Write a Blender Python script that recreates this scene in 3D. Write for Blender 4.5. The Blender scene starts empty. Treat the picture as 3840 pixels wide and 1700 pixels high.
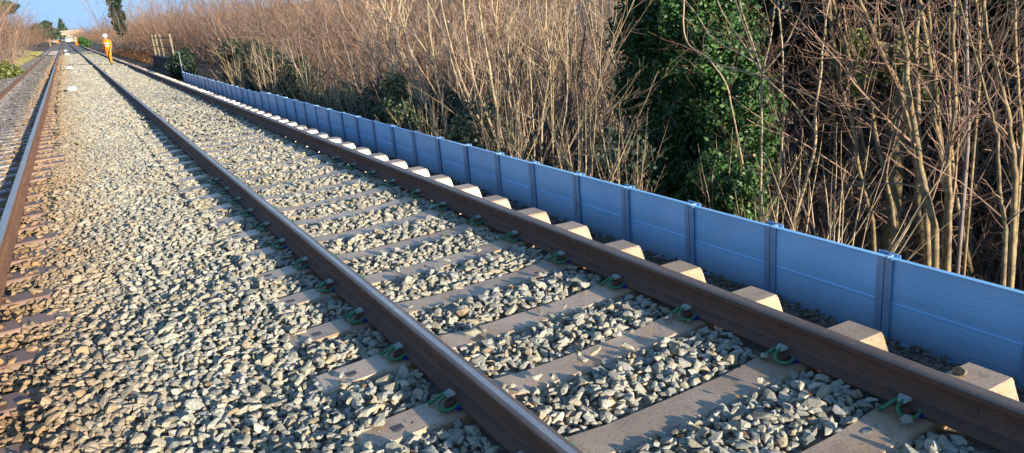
import bpy, bmesh, math, random
import numpy as np
from mathutils import Matrix, Vector

# ------------------------------------------------------------------ camera
SC = bpy.context.scene
COL = SC.collection
CAM = np.array([-2.047, 0.0, 1.635])
YAW, PITCH, ROLL, FPX, PW, PH = 0.50279, 0.29616, -0.0925, 2800.0, 3840.0, 1700.0
FWD = np.array([math.sin(YAW)*math.cos(PITCH), math.cos(YAW)*math.cos(PITCH), -math.sin(PITCH)])
RGT = np.array([math.cos(YAW), -math.sin(YAW), 0.0])
UPV = np.cross(RGT, FWD)
R2 = RGT*math.cos(ROLL) + UPV*math.sin(ROLL)
U2 = -RGT*math.sin(ROLL) + UPV*math.cos(ROLL)
cam = bpy.data.objects.new('camera', bpy.data.cameras.new('camera'))
COL.objects.link(cam)
cam.data.sensor_width = 36.0
cam.data.lens = 36.0*FPX/PW
cam.data.clip_start = 0.05
cam.data.clip_end = 8000.0
cam.matrix_world = Matrix(((R2[0], U2[0], -FWD[0], CAM[0]), (R2[1], U2[1], -FWD[1], CAM[1]),
                           (R2[2], U2[2], -FWD[2], CAM[2]), (0, 0, 0, 1)))
SC.camera = cam

# ------------------------------------------------------------------ light
SUN_EL = math.radians(11.0)
SUN_H = np.array([0.25, -0.968]); SUN_H = SUN_H/np.hypot(*SUN_H)      # horizontal direction TO the sun
SUN_AZ = math.atan2(SUN_H[0], SUN_H[1])                               # clockwise from +Y
world = bpy.data.worlds.new('World'); SC.world = world
world.use_nodes = True
wn = world.node_tree.nodes; wl = world.node_tree.links
sky = wn.new('ShaderNodeTexSky'); sky.sky_type = 'NISHITA'; sky.sun_disc = False
sky.sun_elevation = SUN_EL; sky.sun_rotation = SUN_AZ
sky.air_density = 0.8; sky.dust_density = 0.0; sky.ozone_density = 3.0
wn['Background'].inputs['Strength'].default_value = 0.15
cap = wn.new('ShaderNodeMix'); cap.data_type = 'RGBA'; cap.blend_type = 'DARKEN'; cap.inputs[0].default_value = 1.0   # no over-bright band at the horizon, all round
cap.inputs[7].default_value = (1.22, 1.98, 3.05, 1)
wl.new(sky.outputs[0], cap.inputs[6]); wl.new(cap.outputs[2], wn['Background'].inputs['Color'])
sun = bpy.data.objects.new('sun', bpy.data.lights.new('sun', 'SUN'))
COL.objects.link(sun)
sun.data.energy = 4.7; sun.data.angle = math.radians(0.5); sun.data.color = (1.0, 0.89, 0.73)
sd = Vector((SUN_H[0]*math.cos(SUN_EL), SUN_H[1]*math.cos(SUN_EL), math.sin(SUN_EL)))
sun.rotation_euler = sd.to_track_quat('Z', 'Y').to_euler()
sun.location = (5, -20, 10)
SC.view_settings.view_transform = 'Standard'
SC.view_settings.look = 'None'
SC.view_settings.exposure = 1.2
SC.view_settings.gamma = 1.0
SC.render.engine = 'CYCLES'
SC.cycles.use_denoising = True
SC.cycles.max_bounces = 6
SC.cycles.diffuse_bounces = 3
SC.cycles.glossy_bounces = 2
SC.cycles.transmission_bounces = 2
SC.cycles.transparent_max_bounces = 4
SC.cycles.caustics_reflective = False
SC.cycles.caustics_refractive = False

# ------------------------------------------------------------------ helpers
def ray(px, py):
    return FWD + R2*(px-PW/2)/FPX - U2*(py-PH/2)/FPX
def at_x(px, py, X):
    d = ray(px, py); return CAM + d*((X-CAM[0])/d[0])
def at_z(px, py, Z):
    d = ray(px, py); return CAM + d*((Z-CAM[2])/d[2])
def depth(p):
    return float((np.asarray(p)-CAM) @ FWD)

class MB:
    """collects geometry of ONE mesh"""
    def __init__(s): s.v = []; s.f = []; s.n = 0; s.m = []
    def add(s, vs, fs, mat=0):
        vs = np.asarray(vs, float)
        s.v.append(vs); n = s.n
        for f in fs: s.f.append(tuple(i+n for i in f)); s.m.append(mat)
        s.n += len(vs)
    def box(s, a, b, mat=0):
        x0, y0, z0 = a; x1, y1, z1 = b
        s.add([(x0,y0,z0),(x1,y0,z0),(x1,y1,z0),(x0,y1,z0),(x0,y0,z1),(x1,y0,z1),(x1,y1,z1),(x0,y1,z1)],
              [(0,3,2,1),(4,5,6,7),(0,1,5,4),(1,2,6,5),(2,3,7,6),(3,0,4,7)], mat)
    def tube(s, pts, rad, k=4, cap=True, mat=0):
        P = np.asarray(pts, float); n = len(P)
        r = np.broadcast_to(np.asarray(rad, float), (n,))
        T = np.gradient(P, axis=0); T /= (np.linalg.norm(T, axis=1)[:, None]+1e-9)
        t0 = T[n//2]
        ref = np.array([0.0, 0, 1]) if abs(t0[2]) < 0.8 else np.array([1.0, 0.2, 0])
        A = np.cross(T, ref); A /= (np.linalg.norm(A, axis=1)[:, None]+1e-9)
        B = np.cross(T, A)
        a = np.arange(k)*2*math.pi/k
        V = P[:, None, :] + r[:, None, None]*(np.cos(a)[None, :, None]*A[:, None, :] + np.sin(a)[None, :, None]*B[:, None, :])
        fs = []
        for i in range(n-1):
            for j in range(k):
                j2 = (j+1) % k
                fs.append((i*k+j, i*k+j2, (i+1)*k+j2, (i+1)*k+j))
        if cap:
            fs.append(tuple(range(k))); fs.append(tuple((n-1)*k+j for j in reversed(range(k))))
        s.add(V.reshape(-1, 3), fs, mat)
    def loft(s, rings, cap=True, mat=0):
        k = len(rings[0]); n = len(rings); fs = []
        for i in range(n-1):
            for j in range(k):
                j2 = (j+1) % k
                fs.append((i*k+j, i*k+j2, (i+1)*k+j2, (i+1)*k+j))
        if cap:
            fs.append(tuple(reversed(range(k)))); fs.append(tuple((n-1)*k+j for j in range(k)))
        s.add(np.asarray(rings).reshape(-1, 3), fs, mat)
    def mesh(s, name, mats, smooth=False, fix=False):
        me = bpy.data.meshes.new(name)
        V = np.concatenate(s.v) if s.v else np.zeros((0, 3))
        me.from_pydata(V.tolist(), [], s.f)
        for m in (mats if isinstance(mats, (list, tuple)) else [mats]): me.materials.append(m)
        if any(s.m): me.polygons.foreach_set('material_index', np.array(s.m, np.int32))
        if fix:
            bm = bmesh.new(); bm.from_mesh(me); bmesh.ops.recalc_face_normals(bm, faces=bm.faces); bm.to_mesh(me); bm.free()
        if smooth: me.polygons.foreach_set('use_smooth', np.ones(len(me.polygons), bool))
        me.update()
        return me

def quads_mesh(name, V, k, mat):
    """V (n,k,3): n separate k-gons in one mesh, quickly"""
    n = len(V); me = bpy.data.meshes.new(name)
    me.vertices.add(n*k); me.vertices.foreach_set('co', V.reshape(-1).astype(np.float32))
    me.loops.add(n*k); me.loops.foreach_set('vertex_index', np.arange(n*k, dtype=np.int32))
    me.polygons.add(n); me.polygons.foreach_set('loop_start', np.arange(0, n*k, k, dtype=np.int32))
    me.polygons.foreach_set('loop_total', np.full(n, k, np.int32))
    me.materials.append(mat); me.update(calc_edges=True); me.validate()
    return me

def link(name, me, parent=None, loc=None, rot=None):
    o = bpy.data.objects.new(name, me); COL.objects.link(o)
    if parent is not None: o.parent = parent
    if loc is not None: o.location = loc
    if rot is not None: o.rotation_euler = rot
    return o
def tag(o, label=None, cat=None, group=None, kind=None):
    if label: o['label'] = label
    if cat: o['category'] = cat
    if group: o['group'] = group
    if kind: o['kind'] = kind
    return o
def empty(name, loc=(0, 0, 0), rz=0.0):
    o = bpy.data.objects.new(name, None); COL.objects.link(o)
    o.location = loc; o.rotation_euler = (0, 0, rz); o.empty_display_size = 0.1
    return o
def copy_tree(root, loc, rz=0.0, sc=1.0, tilt=(0, 0)):
    c = root.copy(); COL.objects.link(c); c.location = loc
    c.rotation_euler = (tilt[0], tilt[1], rz); c.scale = (sc, sc, sc) if not isinstance(sc, tuple) else sc
    for ch in root.children:
        d = ch.copy(); COL.objects.link(d); d.parent = c
    return c

# ------------------------------------------------------------------ materials
def newmat(name):
    m = bpy.data.materials.new(name); m.use_nodes = True
    nt = m.node_tree; return m, nt, nt.nodes, nt.links, nt.nodes['Principled BSDF']
def ramp(nodes, cols, interp='LINEAR'):
    r = nodes.new('ShaderNodeValToRGB'); e = r.color_ramp.elements; r.color_ramp.interpolation = interp
    while len(e) < len(cols): e.new(0.5)
    for k, (p, c) in enumerate(cols):
        e[k].position = p; e[k].color = (c[0], c[1], c[2], 1)
    return r
def noise(nodes, links, scale, detail=4, rough=0.55, coord=None, w=None):
    n = nodes.new('ShaderNodeTexNoise'); n.inputs['Scale'].default_value = scale
    n.inputs['Detail'].default_value = detail; n.inputs['Roughness'].default_value = rough
    if coord is not None: links.new(coord, n.inputs['Vector'])
    return n
def mix(nodes, links, a, b, fac, mode='MIX'):
    m = nodes.new('ShaderNodeMix'); m.data_type = 'RGBA'; m.blend_type = mode
    for s, v in ((m.inputs[0], fac), (m.inputs[6], a), (m.inputs[7], b)):
        if isinstance(v, (int, float)): s.default_value = v
        elif isinstance(v, tuple): s.default_value = (v[0], v[1], v[2], 1)
        else: links.new(v, s)
    return m.outputs[2]
def mathn(nodes, links, op, a, b=None, clamp=False):
    m = nodes.new('ShaderNodeMath'); m.operation = op; m.use_clamp = clamp
    for s, v in ((m.inputs[0], a), (m.inputs[1], b)):
        if v is None: continue
        if isinstance(v, (int, float)): s.default_value = v
        else: links.new(v, s)
    return m.outputs[0]
def bump(nodes, links, bs, h, strength=0.4, dist=0.01):
    b = nodes.new('ShaderNodeBump'); b.inputs['Strength'].default_value = strength; b.inputs['Distance'].default_value = dist
    links.new(h, b.inputs['Height']); links.new(b.outputs[0], bs.inputs['Normal'])

def simple(name, c1, c2, scale=8.0, rough=0.7, metal=0.0, bmp=0.3, bdist=0.01, obj_var=0.0, world_co=True, spec=0.5, isl=0.0):
    m, nt, N, L, B = newmat(name)
    co = N.new('ShaderNodeNewGeometry').outputs['Position'] if world_co else N.new('ShaderNodeTexCoord').outputs['Object']
    n = noise(N, L, scale, 5, 0.6, co)
    r = ramp(N, [(0.3, c1), (0.7, c2)]); L.new(n.outputs[0], r.inputs[0])
    col = r.outputs[0]
    if isl > 0:
        gi = N.new('ShaderNodeNewGeometry'); rr_ = ramp(N, [(0, (1-isl,)*3), (0.45, (1-isl*.55,)*3), (1, (1.15, 1.12, 1.08))]); L.new(gi.outputs['Random Per Island'], rr_.inputs[0])
        col = mix(N, L, col, rr_.outputs[0], 1.0, 'MULTIPLY')
    if obj_var > 0:
        oi = N.new('ShaderNodeObjectInfo')
        v = mathn(N, L, 'MULTIPLY_ADD', oi.outputs['Random'], obj_var*2)
        v.node.inputs[2].default_value = 1.0-obj_var
        hs = N.new('ShaderNodeHueSaturation'); L.new(v, hs.inputs['Value']); L.new(col, hs.inputs['Color']); col = hs.outputs[0]
    L.new(col, B.inputs['Base Color'])
    B.inputs['Roughness'].default_value = rough; B.inputs['Metallic'].default_value = metal
    B.inputs['Specular IOR Level'].default_value = spec
    if bmp > 0: bump(N, L, B, n.outputs[0], bmp, bdist)
    return m

def stone_material(name='ballast_granite'):
    m, nt, N, L, B = newmat(name)
    oi = N.new('ShaderNodeObjectInfo'); geo = N.new('ShaderNodeNewGeometry')
    r = ramp(N, [(0.0, (0.30, 0.29, 0.24)), (0.22, (0.48, 0.46, 0.385)), (0.45, (0.37, 0.38, 0.35)), (0.62, (0.56, 0.545, 0.46)),
                 (0.80, (0.45, 0.42, 0.32)), (0.9, (0.52, 0.41, 0.27)), (0.95, (0.35, 0.37, 0.36)), (1.0, (0.68, 0.65, 0.56))])
    L.new(oi.outputs['Random'], r.inputs[0])
    tc = N.new('ShaderNodeTexCoord')
    sp = noise(N, L, 2.4, 6, 0.75, tc.outputs['Object'])
    sr = ramp(N, [(0.3, (0.62, 0.60, 0.58)), (0.55, (1, 1, 1)), (0.75, (1.2, 1.16, 1.08))]); L.new(sp.outputs[0], sr.inputs[0])
    col = mix(N, L, mix(N, L, r.outputs[0], (0.87, 0.85, 0.80), 1.0, 'MULTIPLY'), sr.outputs[0], 1.0, 'MULTIPLY')
    # rust and brake dust lying along the old line
    sx = N.new('ShaderNodeSeparateXYZ'); L.new(geo.outputs['Position'], sx.inputs[0])
    dx = mathn(N, L, 'ABSOLUTE', mathn(N, L, 'ADD', sx.outputs[0], 3.0))
    wob = noise(N, L, 1.1, 3, 0.6, geo.outputs['Position'])
    dx2 = mathn(N, L, 'ADD', dx, mathn(N, L, 'MULTIPLY', wob.outputs[0], 0.9))
    mr = N.new('ShaderNodeMapRange'); mr.inputs['From Min'].default_value = 1.55; mr.inputs['From Max'].default_value = 0.6
    L.new(dx2, mr.inputs['Value'])
    mul = mathn(N, L, 'MULTIPLY', mr.outputs[0], 0.85)
    col = mix(N, L, col, (0.30, 0.175, 0.075), mul)
    # the old line's own bed is a darker, dirtier grey-brown
    mr2 = N.new('ShaderNodeMapRange'); mr2.inputs['From Min'].default_value = -3.25; mr2.inputs['From Max'].default_value = -3.6
    L.new(sx.outputs[0], mr2.inputs['Value'])
    col = mix(N, L, col, (0.095, 0.09, 0.09), mathn(N, L, 'MULTIPLY', mr2.outputs[0], 0.8))
    # fines and soil between the sleeper ends and the barrier
    mr3 = N.new('ShaderNodeMapRange'); mr3.inputs['From Min'].default_value = 0.95; mr3.inputs['From Max'].default_value = 1.3
    L.new(sx.outputs[0], mr3.inputs['Value'])
    col = mix(N, L, col, (0.10, 0.07, 0.05), mathn(N, L, 'MULTIPLY', mr3.outputs[0], 0.8))
    L.new(col, B.inputs['Base Color'])
    B.inputs['Roughness'].default_value = 0.8; B.inputs['Specular IOR Level'].default_value = 0.3
    bump(N, L, B, sp.outputs[0], 0.35, 0.3)
    return m
M = {}
M['stone'] = stone_material()
M['bed'] = simple('ballast_fines', (0.10, 0.085, 0.065), (0.30, 0.27, 0.22), 30, 0.95, 0, 0.8, 0.03)
def concrete(name, c1, c2, dark, rust=False, seat=False):
    m, nt, N, L, B = newmat(name)
    geo = N.new('ShaderNodeNewGeometry'); oi = N.new('ShaderNodeObjectInfo')
    n1 = noise(N, L, 3.0, 5, 0.65, geo.outputs['Position']); n2 = noise(N, L, 95, 4, 0.75, geo.outputs['Position'])
    r = ramp(N, [(0.3, c1), (0.68, c2)]); L.new(n1.outputs[0], r.inputs[0])
    g = ramp(N, [(0.34, (0.35, 0.32, 0.28)), (0.47, (0.95, 0.95, 0.95)), (0.62, (1.12, 1.1, 1.05)), (0.72, (1.4, 1.35, 1.25))]); L.new(n2.outputs[0], g.inputs[0])
    col = mix(N, L, r.outputs[0], g.outputs[0], 0.8, 'MULTIPLY')
    n3 = noise(N, L, 9.0, 6, 0.7, geo.outputs['Position'])
    s = ramp(N, [(0.56, (0, 0, 0)), (0.70, (1, 1, 1))]); L.new(n3.outputs[0], s.inputs[0])
    col = mix(N, L, col, dark, mathn(N, L, 'MULTIPLY', s.outputs[0], 0.7))
    if seat:      # rust bled from the rails and clips on to the concrete beside them
        sx = N.new('ShaderNodeSeparateXYZ'); L.new(geo.outputs['Position'], sx.inputs[0])
        dd = mathn(N, L, 'ABSOLUTE', mathn(N, L, 'SUBTRACT', mathn(N, L, 'ABSOLUTE', sx.outputs[0]), 0.7525))
        mr = N.new('ShaderNodeMapRange'); mr.inputs['From Min'].default_value = 0.34; mr.inputs['From Max'].default_value = 0.10; L.new(mathn(N, L, 'ADD', dd, mathn(N, L, 'MULTIPLY', n3.outputs[0], 0.2)), mr.inputs['Value'])
        col = mix(N, L, col, (0.24, 0.11, 0.045), mathn(N, L, 'MULTIPLY', mr.outputs[0], 0.75))
    if rust:      # rust washed off the polished rail on to the sleeper ends
        sx = N.new('ShaderNodeSeparateXYZ'); L.new(geo.outputs['Position'], sx.inputs[0])
        mr = N.new('ShaderNodeMapRange'); mr.inputs['From Min'].default_value = -3.3; mr.inputs['From Max'].default_value = -2.95; L.new(sx.outputs[0], mr.inputs['Value'])
        col = mix(N, L, col, (0.20, 0.115, 0.075), mathn(N, L, 'MULTIPLY', mr.outputs[0], 0.85))
    v = mathn(N, L, 'MULTIPLY_ADD', oi.outputs['Random'], 0.3); v.node.inputs[2].default_value = 0.85
    hs = N.new('ShaderNodeHueSaturation'); L.new(v, hs.inputs['Value']); L.new(col, hs.inputs['Color'])
    L.new(hs.outputs[0], B.inputs['Base Color'])
    B.inputs['Roughness'].default_value = 0.5 if rust else 0.3; B.inputs['Specular IOR Level'].default_value = 0.3 if rust else 0.6
    bump(N, L, B, n2.outputs[0], 0.18, 0.003)
    return m
M['sleeper'] = concrete('sleeper_concrete', (0.34, 0.235, 0.145), (0.50, 0.375, 0.255), (0.16, 0.095, 0.05), seat=True)
M['sleeper_old'] = concrete('old_sleeper_concrete', (0.27, 0.235, 0.22), (0.38, 0.335, 0.31), (0.14, 0.10, 0.08), True)
M['parapet'] = simple('parapet_concrete', (0.05, 0.052, 0.06), (0.10, 0.10, 0.105), 3, 0.95, 0, 0.4, 0.01, spec=0.15)
def rail_mat(name, c1, c2, rough, metal):
    m, nt, N, L, B = newmat(name)
    geo = N.new('ShaderNodeNewGeometry')
    mp = N.new('ShaderNodeMapping'); mp.inputs['Scale'].default_value = (8, 0.6, 8); L.new(geo.outputs['Position'], mp.inputs['Vector'])
    n1 = noise(N, L, 2.0, 6, 0.65, mp.outputs[0]); n2 = noise(N, L, 90, 3, 0.7, geo.outputs['Position'])
    r = ramp(N, [(0.3, c1), (0.7, c2)]); L.new(n1.outputs[0], r.inputs[0])
    g = ramp(N, [(0.3, (0.75, 0.7, 0.65)), (0.6, (1.1, 1.08, 1.05))]); L.new(n2.outputs[0], g.inputs[0])
    n4 = noise(N, L, 11, 7, 0.75, geo.outputs['Position']); fl = ramp(N, [(0.52, (0, 0, 0)), (0.66, (1, 1, 1))]); L.new(n4.outputs[0], fl.inputs[0])
    base = mix(N, L, r.outputs[0], g.outputs[0], 0.7, 'MULTIPLY')
    base = mix(N, L, base, (min(c2[0]*1.6, 0.8), c2[1]*1.25, c2[2]*0.95), mathn(N, L, 'MULTIPLY', fl.outputs[0], 0.5))
    L.new(base, B.inputs['Base Color'])
    B.inputs['Roughness'].default_value = rough; B.inputs['Metallic'].default_value = metal
    bump(N, L, B, n2.outputs[0], 0.2, 0.002)
    return m
M['rust'] = rail_mat('rail_rust', (0.095, 0.050, 0.034), (0.170, 0.090, 0.062), 0.8, 0.0)
M['rust_old'] = rail_mat('rail_orange_rust', (0.16, 0.075, 0.035), (0.30, 0.15, 0.07), 0.8, 0.0)
M['head_dull'] = rail_mat('rail_head_dull', (0.13, 0.095, 0.075), (0.24, 0.19, 0.16), 0.42, 0.35)
M['head_shine'] = rail_mat('rail_head_worn', (0.36, 0.34, 0.33), (0.52, 0.50, 0.48), 0.38, 0.75)
M['head_band'] = rail_mat('rail_head_band', (0.40, 0.37, 0.36), (0.55, 0.52, 0.50), 0.36, 0.7)
M['clip_green'] = simple('green_painted_spring', (0.02, 0.115, 0.05), (0.06, 0.24, 0.11), 60, 0.45, 0, 0.1, 0.002)
M['clip_cap'] = simple('grey_nylon_cap', (0.30, 0.34, 0.30), (0.45, 0.48, 0.42), 40, 0.6, 0, 0.1, 0.002)
M['iron'] = simple('cast_iron', (0.05, 0.03, 0.02), (0.14, 0.06, 0.035), 30, 0.8, 0, 0.2, 0.003)
M['blue_pad'] = simple('blue_rubber_pad', (0.01, 0.015, 0.16), (0.02, 0.03, 0.28), 30, 0.6, 0, 0.05)
def alu():
    m, nt, N, L, B = newmat('sky_tinted_aluminium')
    geo = N.new('ShaderNodeNewGeometry'); oi = N.new('ShaderNodeObjectInfo')
    sx = N.new('ShaderNodeSeparateXYZ'); L.new(geo.outputs['Position'], sx.inputs[0])
    mp = N.new('ShaderNodeMapping'); mp.inputs['Scale'].default_value = (1, 0.35, 60); L.new(geo.outputs['Position'], mp.inputs['Vector'])
    n1 = noise(N, L, 3.0, 4, 0.6, mp.outputs[0])
    n2 = noise(N, L, 2.2, 4, 0.6, geo.outputs['Position'])
    r = ramp(N, [(0.3, (0.27, 0.62, 1.0)), (0.7, (0.34, 0.70, 1.0))]); L.new(n1.outputs[0], r.inputs[0])  # blue of the reflected sky put into the base colour
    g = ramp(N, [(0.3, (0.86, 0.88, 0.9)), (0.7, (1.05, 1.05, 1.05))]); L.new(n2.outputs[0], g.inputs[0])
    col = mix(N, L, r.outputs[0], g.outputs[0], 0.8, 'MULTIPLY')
    v = mathn(N, L, 'MULTIPLY_ADD', oi.outputs['Random'], 0.12); v.node.inputs[2].default_value = 0.94
    hs = N.new('ShaderNodeHueSaturation'); L.new(v, hs.inputs['Value']); L.new(col, hs.inputs['Color'])
    # mud splashed up from the ballast, and dull handling marks
    d1 = noise(N, L, 24, 6, 0.75, geo.outputs['Position'])
    zm = N.new('ShaderNodeMapRange'); zm.inputs['From Min'].default_value = -0.30; zm.inputs['From Max'].default_value = -0.54; L.new(sx.outputs[2], zm.inputs['Value'])
    dm = ramp(N, [(0.44, (0, 0, 0)), (0.62, (1, 1, 1))]); L.new(mathn(N, L, 'ADD', d1.outputs[0], mathn(N, L, 'MULTIPLY_ADD', zm.outputs[0], 0.2)), dm.inputs[0])
    dcol = mix(N, L, hs.outputs[0], (0.16, 0.13, 0.10), mathn(N, L, 'MULTIPLY', mathn(N, L, 'MULTIPLY', dm.outputs[0], zm.outputs[0]), 0.6))
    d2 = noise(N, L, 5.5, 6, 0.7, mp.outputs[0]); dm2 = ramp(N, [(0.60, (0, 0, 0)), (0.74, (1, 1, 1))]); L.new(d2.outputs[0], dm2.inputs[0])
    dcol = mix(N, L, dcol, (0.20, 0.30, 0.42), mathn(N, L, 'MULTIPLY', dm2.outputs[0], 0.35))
    L.new(dcol, B.inputs['Base Color'])
    B.inputs['Metallic'].default_value = 0.12; B.inputs['Roughness'].default_value = 0.42; B.inputs['Specular IOR Level'].default_value = 0.8
    wv = mathn(N, L, 'SINE', mathn(N, L, 'MULTIPLY', sx.outputs[2], 2*math.pi/0.024))
    hh = mathn(N, L, 'ADD', wv, n1.outputs[0])
    bump(N, L, B, hh, 0.05, 0.003)
    return m
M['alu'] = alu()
M['alu_post'] = simple('dull_aluminium', (0.20, 0.37, 0.60), (0.28, 0.48, 0.72), 14, 0.45, 0.4, 0.1, 0.003)  # reflected-sky blue in the base colour, as on the panels
M['galv'] = simple('galvanised_steel', (0.45, 0.48, 0.5), (0.6, 0.62, 0.63), 12, 0.5, 0.6, 0.1, 0.003)
M['bark_pale'] = simple('pale_bark', (0.36, 0.265, 0.15), (0.58, 0.455, 0.29), 14, 0.8, 0, 0.4, 0.01, 0.18, isl=0.5)
M['bark_olive'] = simple('olive_bark', (0.09, 0.062, 0.034), (0.38, 0.275, 0.13), 16, 0.8, 0, 0.5, 0.01, 0.2)
M['bark_red'] = simple('reddish_twig_bark', (0.19, 0.108, 0.068), (0.34, 0.205, 0.125), 5, 0.8, 0, 0.0, 0.01, 0.3, isl=0.72)
M['bark_brown'] = simple('brown_twig_bark', (0.19, 0.115, 0.078), (0.37, 0.23, 0.155), 5, 0.8, 0, 0.0, 0.01, 0.3, isl=0.72)
M['bark_grey'] = simple('grey_twig_bark', (0.16, 0.125, 0.11), (0.32, 0.255, 0.225), 5, 0.8, 0, 0.0, 0.01, 0.3, isl=0.72)
def leaf_mat(name, cols, rough=0.45, trans=0.15):
    m, nt, N, L, B = newmat(name)
    geo = N.new('ShaderNodeNewGeometry')
    r = ramp(N, cols); L.new(geo.outputs['Random Per Island'], r.inputs[0])
    L.new(r.outputs[0], B.inputs['Base Color'])
    B.inputs['Roughness'].default_value = rough
    tr = N.new('ShaderNodeBsdfTranslucent'); L.new(r.outputs[0], tr.inputs['Color'])
    mx = N.new('ShaderNodeMixShader'); mx.inputs[0].default_value = trans
    L.new(B.outputs[0], mx.inputs[1]); L.new(tr.outputs[0], mx.inputs[2])
    L.new(mx.outputs[0], N['Material Output'].inputs['Surface'])
    return m
M['ivy'] = leaf_mat('ivy_leaf', [(0, (0.018, 0.052, 0.012)), (0.5, (0.038, 0.105, 0.022)), (0.85, (0.065, 0.155, 0.032)), (1, (0.12, 0.19, 0.05))], 0.5)
M['evergreen'] = leaf_mat('shade_dark_evergreen_leaf', [(0, (0.012, 0.026, 0.016)), (0.6, (0.022, 0.044, 0.026)), (1, (0.04, 0.07, 0.035))], 0.55)  # leaf colour darkened to carry the shade the bush stands in
M['conifer'] = leaf_mat('conifer_needles', [(0, (0.02, 0.05, 0.03)), (0.6, (0.035, 0.075, 0.04)), (1, (0.06, 0.11, 0.05))], 0.6)
M['laurel'] = leaf_mat('bright_shrub_leaf', [(0, (0.06, 0.085, 0.02)), (0.6, (0.13, 0.155, 0.035)), (1, (0.20, 0.215, 0.06))], 0.5)
M['litter'] = leaf_mat('dead_leaf', [(0, (0.07, 0.035, 0.018)), (0.4, (0.16, 0.08, 0.035)), (0.8, (0.26, 0.14, 0.06)), (1, (0.36, 0.24, 0.12))], 0.8)
M['fern'] = leaf_mat('dead_bracken', [(0, (0.12, 0.045, 0.02)), (0.5, (0.22, 0.10, 0.04)), (1, (0.32, 0.18, 0.08))], 0.8)
M['grass'] = leaf_mat('winter_grass', [(0, (0.22, 0.17, 0.07)), (0.5, (0.32, 0.27, 0.11)), (0.8, (0.22, 0.25, 0.06)), (1, (0.46, 0.38, 0.2))], 0.7)
M['bramble'] = leaf_mat('bramble_leaf', [(0, (0.04, 0.07, 0.02)), (0.5, (0.10, 0.14, 0.04)), (0.85, (0.20, 0.20, 0.08)), (1, (0.42, 0.40, 0.30))], 0.4)
M['soil'] = simple('woodland_soil', (0.035, 0.022, 0.013), (0.12, 0.075, 0.04), 3.5, 0.95, 0, 0.9, 0.08)
M['orange'] = simple('orange_hi_vis_cloth', (0.80, 0.17, 0.004), (0.92, 0.27, 0.01), 9, 0.8, 0, 0.3, 0.02)
M['band'] = simple('reflective_band', (0.7, 0.72, 0.55), (0.8, 0.8, 0.65), 9, 0.4, 0, 0.0)
M['helmet'] = simple('white_helmet_shell', (0.78, 0.78, 0.76), (0.82, 0.82, 0.8), 9, 0.35, 0, 0.0)
M['skin'] = simple('skin', (0.45, 0.26, 0.18), (0.52, 0.31, 0.22), 9, 0.6, 0, 0.0)
M['boot'] = simple('black_boot', (0.015, 0.014, 0.013), (0.03, 0.028, 0.025), 20, 0.6, 0, 0.1)
M['hair'] = simple('dark_hair', (0.03, 0.02, 0.015), (0.06, 0.04, 0.03), 30, 0.6, 0, 0.0)
M['bag'] = simple('white_plastic_sack', (0.78, 0.79, 0.80), (0.85, 0.85, 0.85), 12, 0.45, 0, 0.3, 0.02, world_co=False)
M['brick'] = simple('bridge_brick', (0.30, 0.20, 0.15), (0.42, 0.31, 0.24), 3, 0.9, 0, 0.3, 0.02)
M['coping'] = simple('bridge_coping_stone', (0.30, 0.25, 0.20), (0.38, 0.33, 0.27), 3, 0.9, 0, 0.3, 0.02)
M['white_paint'] = simple('white_vehicle_paint', (0.50, 0.50, 0.49), (0.58, 0.58, 0.56), 2, 0.35, 0, 0.0)
M['dark_paint'] = simple('dark_vehicle_paint', (0.03, 0.035, 0.035), (0.05, 0.055, 0.055), 2, 0.4, 0, 0.0)
M['yellow_paint'] = simple('yellow_vehicle_paint', (0.65, 0.38, 0.03), (0.75, 0.45, 0.05), 2, 0.4, 0, 0.0)
M['glass'] = simple('dark_window_glass', (0.02, 0.025, 0.03), (0.03, 0.035, 0.04), 2, 0.08, 0, 0.0)
M['conc_post'] = simple('sunlit_concrete_post', (0.17, 0.145, 0.10), (0.25, 0.22, 0.15), 12, 0.85, 0, 0.3, 0.01)
M['stain'] = simple('cast_mark_stain', (0.05, 0.05, 0.055), (0.09, 0.09, 0.09), 30, 0.7, 0, 0.1)

# ------------------------------------------------------------------ ground
rng = np.random.default_rng(11)
GXR = np.array([[-2000, 40], [-60, 6.5], [-30, 3.2], [-14, 1.2], [-9, 0.25], [-6.6, -0.28], [-5.3, -0.33], [-5.0, -0.42], [1.5, -0.60], [2.0, -0.62],
                [2.5, -0.75], [7, -3.3], [12, -4.3], [25, -4.3], [45, -1.0], [80, 7], [140, 16], [2000, 40]])
GXF = np.array([[-2000, 40], [-60, 6.5], [-30, 3.2], [-14, 1.2], [-9, 0.25], [-6.6, -0.28], [-5.3, -0.33], [-5.0, -0.42], [1.5, -0.50], [2.0, -0.42],
                [2.5, -0.36], [7, -0.9], [12, -1.4], [25, -1.0], [45, 0.8], [80, 7], [140, 16], [2000, 40]])
def gz(x, y):
    x = np.asarray(x, float); y = np.asarray(y, float)
    a = np.interp(x, GXR[:, 0], GXR[:, 1]); b = np.interp(x, GXF[:, 0], GXF[:, 1])
    t = np.clip((y-32)/10, 0, 1); t = t*t*(3-2*t)
    w = np.clip((np.abs(x+1.7)-4.2)/3, 0, 1)
    return a*(1-t)+b*t + w*(0.12*np.sin(x*1.3+y*0.7)+0.10*np.sin(y*1.1-x*0.4))
xs = np.concatenate([np.linspace(-2000, -60, 8)[:-1], np.linspace(-60, -14, 10)[:-1], np.linspace(-14, 2.0, 33)[:-1], np.linspace(2.0, 14, 41)[:-1], np.linspace(14, 60, 24)[:-1], np.linspace(60, 2000, 12)])
ys = np.concatenate([np.linspace(-800, -20, 6)[:-1], np.linspace(-20, 50, 141)[:-1], np.linspace(50, 160, 60)[:-1], np.linspace(160, 3000, 30)])
XX, YY = np.meshgrid(xs, ys)
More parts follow.
